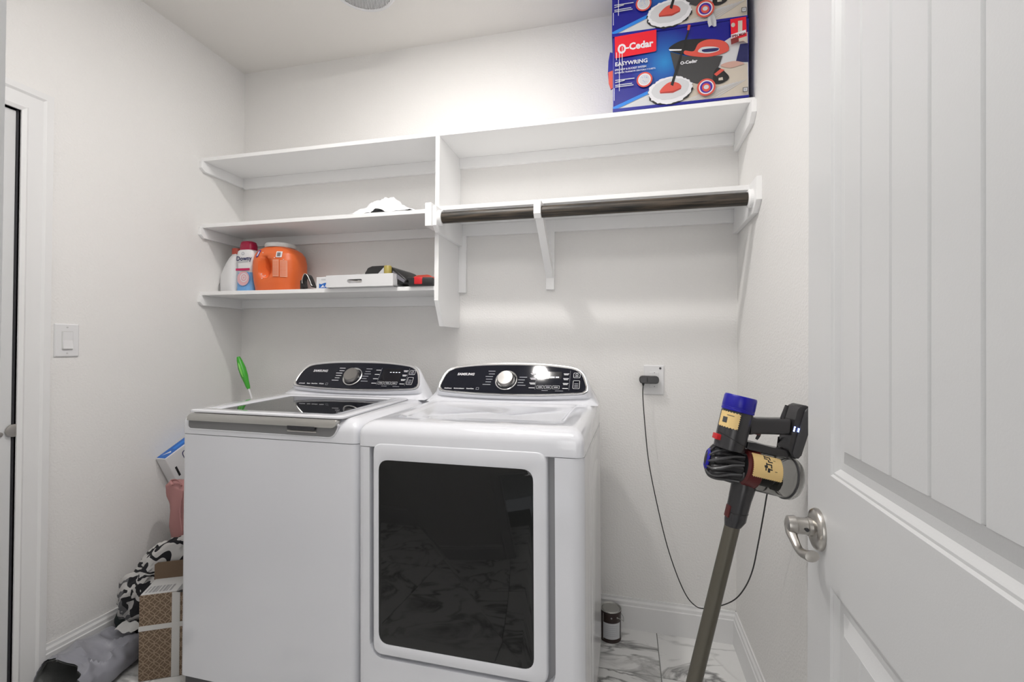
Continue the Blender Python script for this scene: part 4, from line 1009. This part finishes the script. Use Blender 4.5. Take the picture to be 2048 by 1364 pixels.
for k in range(10):
    for c in range(2): A.rect(.030 + c * .013, .042 + c * .013, .077 + k * .0072, .0786 + k * .0072, M['orange'], 4); A.rect(.066 + c * .013, .078 + c * .013, .075 + k * .0072, .0766 + k * .0072, M['orange'], 4)
on_tub(A.build('instruction_print', tb, TX))
A = Art(.0003); A.l = 1; A.poly(fillet([(-.064, .164), (-.050, .168), (-.046, .204), (-.060, .200)], .004, 2), M['purple']); A.poly([(-.059, .170), (-.053, .172), (-.0505, .196), (-.0565, .193)], M['ink_white'])
o = on_tub(A.build('small_badge', tb, TX))
for v in o.data.vertices: v.co.y -= .012 * max(0, 1 - ((v.co.x + .068) / .045) ** 2 - ((v.co.z - .115) / .105) ** 2)
for x, z, y in ((-.024, .186, -.0985), (-.030, .082, -.0985), (-.010, .074, -.0985), (-.028, .060, -.0985), (.040, .160, -.1), (.082, .151, -.0905)):
    bm = B(); bmesh.ops.create_icosphere(bm, subdivisions=1, radius=.0026, matrix=Matrix.Translation((x, y, z))); obj('droplet', bm, M['ink_white'], tb, True)
# black strap with buckle
bs = thing('black_strap', 'small black looped strap with a metal edge beside the orange tub', 'strap', (-1.055, -.205, zs3), (0, 0, .15))
bm = B(); cur = spline([(-.035, 0, .010), (-.040, 0, .040), (-.030, 0, .070), (-.015, 0, .066), (.0, 0, .036), (.012, 0, .014), (.05, 0, .010), (.085, 0, .018)], 5)
rs = [[p + Vector((0, -.022, 0)), p + Vector((0, .022, 0)), p + Vector((.004, .022, .006)), p + Vector((.004, -.022, .006))] for p in cur]
loft(bm, rs); obj('strap', bm, M['black'], bs, True)
bm = B(); tube(bm, [p + Vector((.004, -.0225, .005)) for p in cur[3:26]], .0016, 6); obj('metal_edge', bm, M['steel'], bs, True)
bm = B(); box(bm, -.052, -.034, -.015, .015, .001, .05, .006); obj('buckle', bm, M['black'], bs, True)
# grey pouch behind and small blue-white packet
gp = thing('grey_pouch', 'grey cloth pouch with a black zip lying behind the strap', 'pouch', (-.985, -.130, zs3), (0, 0, .1))
bm = B(); loft(bm, [[(x, y, z) for x, y in sup(a, b, 3, 28)] for z, a, b in ((.0, .055, .03), (.006, .062, .036), (.03, .058, .034), (.048, .05, .026), (.052, .04, .018))])
M['pouch'] = mat('grey_pouch_fabric', (0.17, 0.165, 0.19), .8)
obj('pouch_body', bm, M['pouch'], gp, True)
bm = B(); tube(bm, spline([(-.045, -.02, .048), (.0, -.028, .054), (.045, -.022, .056), (.056, -.008, .050)], 4), .005, 8); obj('zip', bm, M['black'], gp, True)
pk = thing('blue_packet', 'small white and blue printed packet leaning left of the tray', 'packet', (-.965, -.240, zs3), (0, 0, .08))
bm = B(); box(bm, -.032, .030, -.008, .008, 0, .056, .003); obj('packet', bm, M['white_pl'], pk)
A = Art(.0002); A.l = 1; A.poly([(-.018, .004), (.028, .004), (.028, .030), (.010, .028), (-.006, .022), (-.018, .026)], M['tabletblue']); A.poly([(-.010, .006), (.004, .020), (.010, .006), (.018, .022), (.024, .006), (.018, .012), (.006, .008)], M['ink_white']); A.rect(-.006, .016, .040, .046, M['greyprint']); A.rect(-.018, -.016, .003, .053, M['greyprint'])
A.build('packet_print', pk, Matrix(((1, 0, 0, 0), (0, 0, -1, -.0081), (0, 1, 0, 0), (0, 0, 0, 1))))
# white tray with handle slots
tr_ = thing('serving_tray', 'white wooden tray with oval handle slots overhanging the lower left shelf', 'tray', (-.742, -.300, zs3), (0, 0, -.035))
TW, TD, TH = .340, .250, .054
bm = B(); box(bm, -TW / 2, TW / 2, .008, TD - .008, 0, .006); obj('tray_bottom', bm, M['white_pl'], tr_)
def slot_board(y0, y1, zt_):
    oo = [(-TW / 2, 0), (TW / 2, 0), (TW / 2, zt_), (-TW / 2, zt_)]
    sl = fillet([(-.060, .016), (.016, .016), (.016, .034), (-.060, .034)], .0089, 5)
    bm = B(); n = len(sl)
    def ang(p): return math.atan2((p[1] - .025) / .03, (p[0] + .022) / .17)
    # outer points radially matched to the slot points
    out = []
    for p in sl:
        a = math.atan2(p[1] - .025, p[0] + .022); dx, dz = math.cos(a), math.sin(a); ts_ = []
        if dx > 1e-9: ts_.append((TW / 2 + .022) / dx)
        if dx < -1e-9: ts_.append((-TW / 2 + .022) / dx)
        if dz > 1e-9: ts_.append((zt_ - .025) / dz)
        if dz < -1e-9: ts_.append((-.025) / dz)
        t_ = min(ts_); out.append((-.022 + dx * t_, .025 + dz * t_))
    # make sure the four corners are present: snap nearest outer points
    for c in oo:
        k = min(range(n), key=lambda i: math.dist(out[i], c)); out[k] = c
    loft(bm, [[(x, y0, z) for x, z in sl], [(x, y0, z) for x, z in out], [(x, y1, z) for x, z in out], [(x, y1, z) for x, z in sl], [(x, y0, z) for x, z in sl]], False, False)
    return bm
obj('tray_side', slot_board(0, .008, TH), M['white_pl'], tr_)
obj('tray_side', slot_board(TD - .008, TD, TH), M['white_pl'], tr_)
for x in (-TW / 2, TW / 2 - .008):
    bm = B(); box(bm, x, x + .008, .008, TD - .008, 0, TH); obj('tray_side', bm, M['white_pl'], tr_)
pc = thing('black_pouch', 'open black bag of odds and ends lying in the white tray', 'bag', (-.635, -.165, zs3 + .007), (0, 0, -.06))
bm = B(); prism(bm, fillet([(-.110, .002), (.105, .002), (.12, .02), (.05, .075), (.02, .088), (-.070, .088), (-.092, .070)], .01, 3), -.10, .10, 'y', .004); obj('pouch_shell', bm, M['black'], pc, True)
bm = B(); prism(bm, [(-.030, .045), (.005, .078), (.025, .060), (.045, .05), (.045, .04)], -.108, -.1005, 'y'); obj('crumpled_paper', bm, M['greyprint'], pc)
bm = B(); lathe(bm, [(0, 0), (.017, 0), (.017, .034), (.014, .038), (0, .038)], 18, (.030, -.112, .046)); obj('yellow_cap', bm, M['ocher'], pc, True)
bm = B(); prism(bm, [(.05, .062), (.112, .018), (.106, .008), (.05, .04)], -.106, -.1005, 'y'); obj('blue_grey_wrap', bm, M['pouch'], pc)
for k, (x, y, z, rz) in enumerate(((-.905, -.19, .058, .3), (-.870, -.15, .060, -.2))):
    o = obj('pen', lathe(B(), [(.001, -.06), (.0045, -.05), (.0045, .05), (.003, .06)], 10, (0, 0, 0), (1, 0, -.08)), M['dgrey'] if k else M['black'], None, True, loc=(x + .02, y, zs3 + z - .004), rot=(0, 0, rz))
    tag(o, ('black pen lying across the left end of the white tray', 'dark grey pen lying behind the other in the white tray')[k], 'pen', 'pens in the tray')
bm = B(); box(bm, -.04, .04, -.016, .016, 0, .0012); o = obj('paper_slip', bm, M['paper'], loc=(-.775, -.20, zs3 + .058), rot=(.2, .32, .2)); tag(o, 'white slip of card poking up out of the tray', 'card')
rt = thing('tape_measure', 'red and black tool case at the right end of the lower shelf', 'tool', (-.452, -.235, zs3), (0, 0, .06))
bm = B(); box(bm, -.060, .052, -.05, .05, 0, .036, .006); obj('case', bm, M['black'], rt, True)
bm = B(); box(bm, -.034, .006, -.0508, .05, .004, .0372, .004); obj('red_band', bm, M['red'], rt, True)
bm = B(); prism(bm, fillet([(-.058, .030), (-.02, .045), (.03, .047), (.052, .036), (.052, .030)], .004, 2), -.045, .045, 'y', .002); obj('top_rib', bm, M['redcap'], rt, True)
# crumpled white plastic bag on the middle shelf
zs2 = ZM + ST
bm = B(); N1, N2 = 44, 26; gv = []
def bagtop(s, t):
    e = max(0, 1 - (2 * s - 1) ** 2) ** .7 * max(0, 1 - (2 * t - 1) ** 2) ** .5
    x = -.165 + .33 * s; y = -.086 + .17 * t
    z = e * (.060 + .034 * math.exp(-((s - .55) / .16) ** 2) - .018 * s) + e * .030 * fbm((s * 2.3, t * 2, 3.1), 2.2) + .004 * fbm((s, t, 7), 14)
    if t < .35 and .36 < s < .60: z += .018 * math.sin((s - .36) / .24 * math.pi) * (1 - t / .35)
    return Vector((x + .012 * fbm((s, t, 1), 5), y + .016 * fbm((s, t, 2), 6), max(z, .0) + .0015))
for i in range(N1 + 1): gv.append([bm.verts.new(bagtop(i / N1, j / N2)) for j in range(N2 + 1)])
for i in range(N1):
    for j in range(N2): bm.faces.new((gv[i][j], gv[i + 1][j], gv[i + 1][j + 1], gv[i][j + 1]))
pb = obj('plastic_bag', bm, M['bagwhite'], None, True, loc=(-.668, -.172, zs2 + .0008), rot=(0, 0, -.04), angle=80)
bm = B(); loft(bm, [[(x - .010, -.079, z + .024) for x, z in sup(.020, .0065, 2, 14)], [(x - .010, -.052, z + .026) for x, z in sup(.018, .006, 2, 14)]]); obj('bag_mouth', bm, M['mailer_in'], pb)
tag(pb, 'crumpled white plastic bag lying on the middle left shelf', 'bag')

# ------------------------------------------------------------------ floor things
gd = thing('green_duster', 'green-handled duster standing behind the washer in the left corner', 'duster', (-1.112, -.085, .0))
hb_ = Vector((-1.112, -.085, 0)); top = Vector((-1.568, -.110, 1.172)); dirv = (top - hb_).normalized(); Ln = (top - hb_).length
def along(k): return dirv * (Ln * k)
bm = B(); tube(bm, [along(.04), along(.5), along(.87)], .0055, 12); obj('white_shaft', bm, M['white_pl'], gd, True)
bm = B(); tube(bm, [along(.858), along(.870), along(.890), along(.918), along(.950), along(.985), along(1.0)], [.007, .0105, .0125, .0175, .0185, .0125, .008], 16); obj('handle', bm, M['green'], gd, True)
bm = B(); o_ = along(.945) + Vector((.004, -.0145, 0)); tube(bm, [o_ - dirv * .042, o_ - dirv * .018, o_ + dirv * .018, o_ + dirv * .036], [.003, .0085, .0085, .003], 12, True, .6); obj('grip_pad', bm, M['lime'], gd, True)
bm = B(); tube(bm, [along(.975) + Vector((.010 * math.cos(a), 0, .010 * math.sin(a) + .006)) for a in [k * .52 for k in range(13)]], .004, 8); obj('hanging_loop', bm, M['green'], gd, True)
bm = B(); tube(bm, [along(.004), along(.02), along(.06), along(.10)], [.012, .030, .034, .010], 18); obj('duster_head', bm, M['green'], gd, True)

can = thing('paint_can', 'small brown-labelled paint can on the floor behind the dryer', 'can', (.352, -.092, 0))
bm = B(); lathe(bm, [(.042, .0), (.045, .001), (.045, .006), (.0435, .008), (.0435, .118), (.045, .1195), (.0445, .1225)], 40, cap=True); obj('can_body', bm, M['canlabel'], can, True, angle=30)
bm = B(); lathe(bm, [(.0445, .124), (.0455, .1265), (.044, .128), (.038, .1235), (.034, .1255), (.020, .1245), (0, .1245)], 40, cap=False); obj('can_lid', bm, M['tin'], can, True, angle=30)
bm = B(); aa = [-2.25 + k * .11 for k in range(17)]
loft(bm, [[(.0442 * math.cos(a), .0442 * math.sin(a), .016) for a in aa], [(.0442 * math.cos(a), .0442 * math.sin(a), .082) for a in aa]], False, False, False); obj('paper_label', bm, M['greyprint'], can, True)
bm = B()
for k in range(6): 
    z = .030 + k * .008; loft(bm, [[(.0445 * math.cos(a), .0445 * math.sin(a), z) for a in aa[3:14]], [(.0445 * math.cos(a), .0445 * math.sin(a), z + .0014) for a in aa[3:14]]], False, False, False)
obj('label_lines', bm, M['ink_grey'], can)
bm = B(); loft(bm, [[(.0441 * math.cos(a), .0441 * math.sin(a), z) for a in (-2.3, -2.26)] for z in (.008, .118)], False, False, False); obj('label_seam', bm, M['paper'], can)
for a in (-1.45, -.85):
    bm = B(); bmesh.ops.create_icosphere(bm, subdivisions=1, radius=.004, matrix=Matrix.Translation((.0438 * math.cos(a), .0438 * math.sin(a), .104))); obj('handle_stud', bm, M['tin'], can, True)
bm = B(); tube(bm, spline([(.0438 * math.cos(-.85), .0438 * math.sin(-.85), .104), (.052, -.012, .085), (.054, .0, .075), (.052, .02, .085), (.03, .033, .104)], 5), .0012, 6); obj('wire_handle', bm, M['tin'], can)

# patterned carton, rotated, between the washer and the left wall
CB = thing('cardboard_box', 'brown petal-patterned cardboard box with white tape beside the washer', 'box', (-1.318, -.797, 0), (0, 0, math.radians(30)))
cw, cd, chh = .204, .40, .315
bm = B(); box(bm, 0, cw, 0, cd, .001, chh, .002, 1); obj('carton', bm, M['petal'], CB)
bm = B(); box(bm, .004, cw - .004, .002, .12, chh, chh + .0025); fl_ = obj('top_flap', bm, M['paper'], CB)
bm = B()
for k in range(8): box(bm, .012 + k * .011, .017 + k * .011 + (k % 3) * .002, .012, .060, chh + .0025, chh + .0028)
box(bm, .118, .140, .003, .118, chh + .0025, chh + .0029); stuff(obj('flap_print', bm, M['groove'], fl_))
bm = B(); prism(bm, [(0, chh), (cw - .002, chh), (cw - .002, chh + .068), (.010, chh + .066), (0, chh + .060)], .120, .124, 'y'); obj('upright_flap', bm, M['cardboard'], CB)
bm = B(); box(bm, .104, .130, -.0012, .0, .001, chh); box(bm, -.0006, cw, -.0016, .0, .185, .203); obj('white_tape', bm, M['tape'], CB)
bm = B(); prism(bm, [(.118, chh + .001), (.175, chh + .010), (.20, chh + .012), (.20, chh + .007), (.14, chh - .004)], -.003, .004, 'y'); obj('torn_edge', bm, M['black'], CB)

# patterned cloth heaped over the rear of the box
dc = thing('patterned_cloth', 'black and white scroll-patterned cloth heaped on the cardboard box', 'cloth', (-1.462, -.612, .27))
bm = B(); bmesh.ops.create_icosphere(bm, subdivisions=5, radius=1.0)
for v in bm.verts:
    p = v.co.copy(); d = fbm(p, 1.3, 4); f = abs(fbm(p + Vector((4, 1, 0)), 2.6, 2))
    k = 1 + .16 * d - .16 * f
    q_ = Vector((p.x * .165 * k, p.y * .110 * k, p.z * .165 * k))
    q_.x += .10 * max(p.z, -1) * .55; q_.z += .10 * (p.x)          # leans up towards the washer
    v.co = q_
    if v.co.x < -.165: v.co.x = -.165 + (v.co.x + .165) * .1
    wx, wy = v.co.x - 1.462 + 1.318, v.co.y - .612 + .797          # box frame: rest on its lid, hang over its side
    lx, ly = wx * .866 + wy * .5, -wx * .5 + wy * .866
    if lx > -.004 and v.co.z + .27 < .3195: v.co.z = .3195 - .27 + .02 * max(0, v.co.z + .27 - .25)
    if lx > -.02 and ly < .140 and v.co.z + .27 > .30: v.co.x += -.5 * (.140 - ly); v.co.y += .866 * (.140 - ly)
    if -.03 < lx <= -.004 and v.co.z + .27 < .3195: v.co.x -= .012
obj('cloth', bm, M['damask'], dc, True, angle=80)
# pink fabric bag and the blue-topped white carton leaning behind it
from mathutils import Euler
bx = thing('blue_topped_box', 'slim white box with a blue top edge leaning on the left wall', 'box', (-1.651, -.478, .722), (math.radians(26), 0, 0))
bm = B(); box(bm, .0, .055, .0, .30, -.27, 0, .002, 1); obj('carton', bm, M['white_pl'], bx)
A = Art(.0002); A.l = 1; A.rect(.003, .052, .003, .297, M['tabletblue']); A.poly([(.014, .02), (.040, .045), (.030, .055)], M['ink_white']); A.rect(.020, .036, .07, .13, M['cyan'])
A.build('top_print', bx, Matrix.Identity(4))
A = Art(.0002); A.l = 1; A.ring(rrect(.075, .27, -.25, -.022, .015, 4), rrect(.079, .266, -.246, -.026, .013, 4), M['navy']); A.rect(.11, .16, -.06, -.054, M['ink_grey']); A.rect(.020, .030, -.115, -.065, M['black']); A.rect(.13, .22, -.040, -.030, M['navy'])
A.build('side_print', bx, Matrix(((0, 0, 1, .0551), (1, 0, 0, 0), (0, 1, 0, 0), (0, 0, 0, 1))))
pg = thing('pink_bag', 'soft pink fabric bag squeezed upright between the washer and wall', 'bag', (-1.368, -.500, .322))
bm = B(); rr = []
for k in range(22):
    t_ = k / 21; z = .003 + .320 * t_
    cx = -.015 - .085 * t_ + .02 * math.sin(t_ * 3); a = .085 + .02 * math.sin(t_ * 3.1) + .004 * math.sin(t_ * 17); b = .065 - .012 * t_
    if k == 21: a *= .75; b *= .5
    ring = []
    for i, (x, y) in enumerate(sup(a, b, 2.4, 40, cx)):
        n_ = 1 + .14 * fbm((x * 9, y * 9, z * 3), 1.6, 3); ring.append((cx + (x - cx) * n_, y * n_, z + .012 * fbm((x, y, z), 11)))
    rr.append(ring)
loft(bm, rr); obj('bag_body', bm, M['pink'], pg, True, angle=80)
bm = B(); tube(bm, spline([(-.09, -.055, .318), (-.105, -.05, .332), (-.09, -.045, .336), (-.07, -.045, .332), (-.05, -.05, .316)], 5), .006, 8, True, .5); obj('strap', bm, M['pink'], pg, True)
bm = B(); tube(bm, spline([(-.03, -.060, .30), (-.035, -.068, .22), (-.02, -.073, .15), (.0, -.072, .06)], 5), .0035, 8); obj('seam_fold', bm, M['pink'], pg, True)
# dark green bag behind the mailer
dg = B(); bmesh.ops.create_icosphere(dg, subdivisions=4, radius=1.0)
for v in dg.verts:
    p = v.co.copy(); k = 1 + .25 * fbm(p, 1.6, 3); v.co = Vector((p.x * .062 * k, p.y * .060 * k, p.z * .085 * k))
    v.co.z = max(v.co.z, -.083)
    if v.co.x < -.052: v.co.x = -.052 + (v.co.x + .052) * .1
dgo = obj('dark_green_bag', dg, M['darkgreen'], None, True, loc=(-1.578, -.610, .0835)); tag(dgo, 'crumpled dark green bag between the mailer and cardboard box', 'bag')
# grey plastic mailer, open at the near end
ml = thing('grey_mailer_bag', 'crumpled grey plastic mailer bag on the floor by the left door', 'bag', (-1.485, -.800, 0))
def mring(t_, inner=0.0, mouth=0.0):
    out = []; n = 88
    a = .146 - .045 * t_ - inner; h = .128 - .020 * abs(t_ - .4) - inner * 1.6
    if t_ > .88: h *= 1 - (t_ - .88) * 5
    for i in range(n):
        an = i * 2 * math.pi / n; ca, sa = math.cos(an), math.sin(an)
        x = a * math.copysign(abs(ca) ** .55, ca) - .040 * t_; z = h / 2 + h / 2 * math.copysign(abs(sa) ** .75, sa)
        up = max(0, z / h); y = -.150 + .285 * t_
        r1 = 1 - abs(fbm((x * 7 + y * 5, y * 6, 4), 1.0, 1)) * 2.2; r2 = 1 - abs(fbm((x * 15, y * 19 - x * 9, 9), 1.0, 1)) * 2.4
        f = .026 * max(r1, 0) ** 3 + .012 * max(r2, 0) ** 3 + fbm((x * 6, y * 6, 2), 1.0, 2) * .020
        g = min(1, max(0, (t_ + .1) * 2.2)) * (.35 + .65 * min(1, max(0, (x + .12) * 6)))
        z += (f - .018) * up * g * (1 if sa > 0 else .2) - .030 * up * max(0, -x - .02) * 2
        x += .010 * fbm((y * 12, z * 10, 1), 1)
        y -= mouth * (.050 * math.sin(an + 2.4) + .016 * fbm((an * 1.5, 3, 1), 2))
        out.append((x, y, max(z, .0015 + inner * .4)))
    return out
bm = B(); loft(bm, [mring(k / 40, 0, max(0, 1 - k / 10)) for k in range(41)], False, True); obj('mailer', bm, M['mailer'], ml, True, angle=50)
bm = B(); loft(bm, [mring(k / 40, .004, max(0, 1 - k / 10)) for k in range(0, 26)], False, True); obj('lining', bm, M['mailer_in'], ml, True, angle=70)
bm = B(); gv = []
for i in range(9): gv.append([bm.verts.new((-.030 + .085 * i / 8, .060 + .045 * j / 3, .1265 + .006 * math.sin(i * 1.1 + j) + .004 * j)) for j in range(4)])
for i in range(8):
    for j in range(3): bm.faces.new((gv[i][j], gv[i + 1][j], gv[i + 1][j + 1], gv[i][j + 1]))
lb = obj('shipping_label', bm, M['paper'], ml, True); lb['label'] = 'crinkled white shipping label'
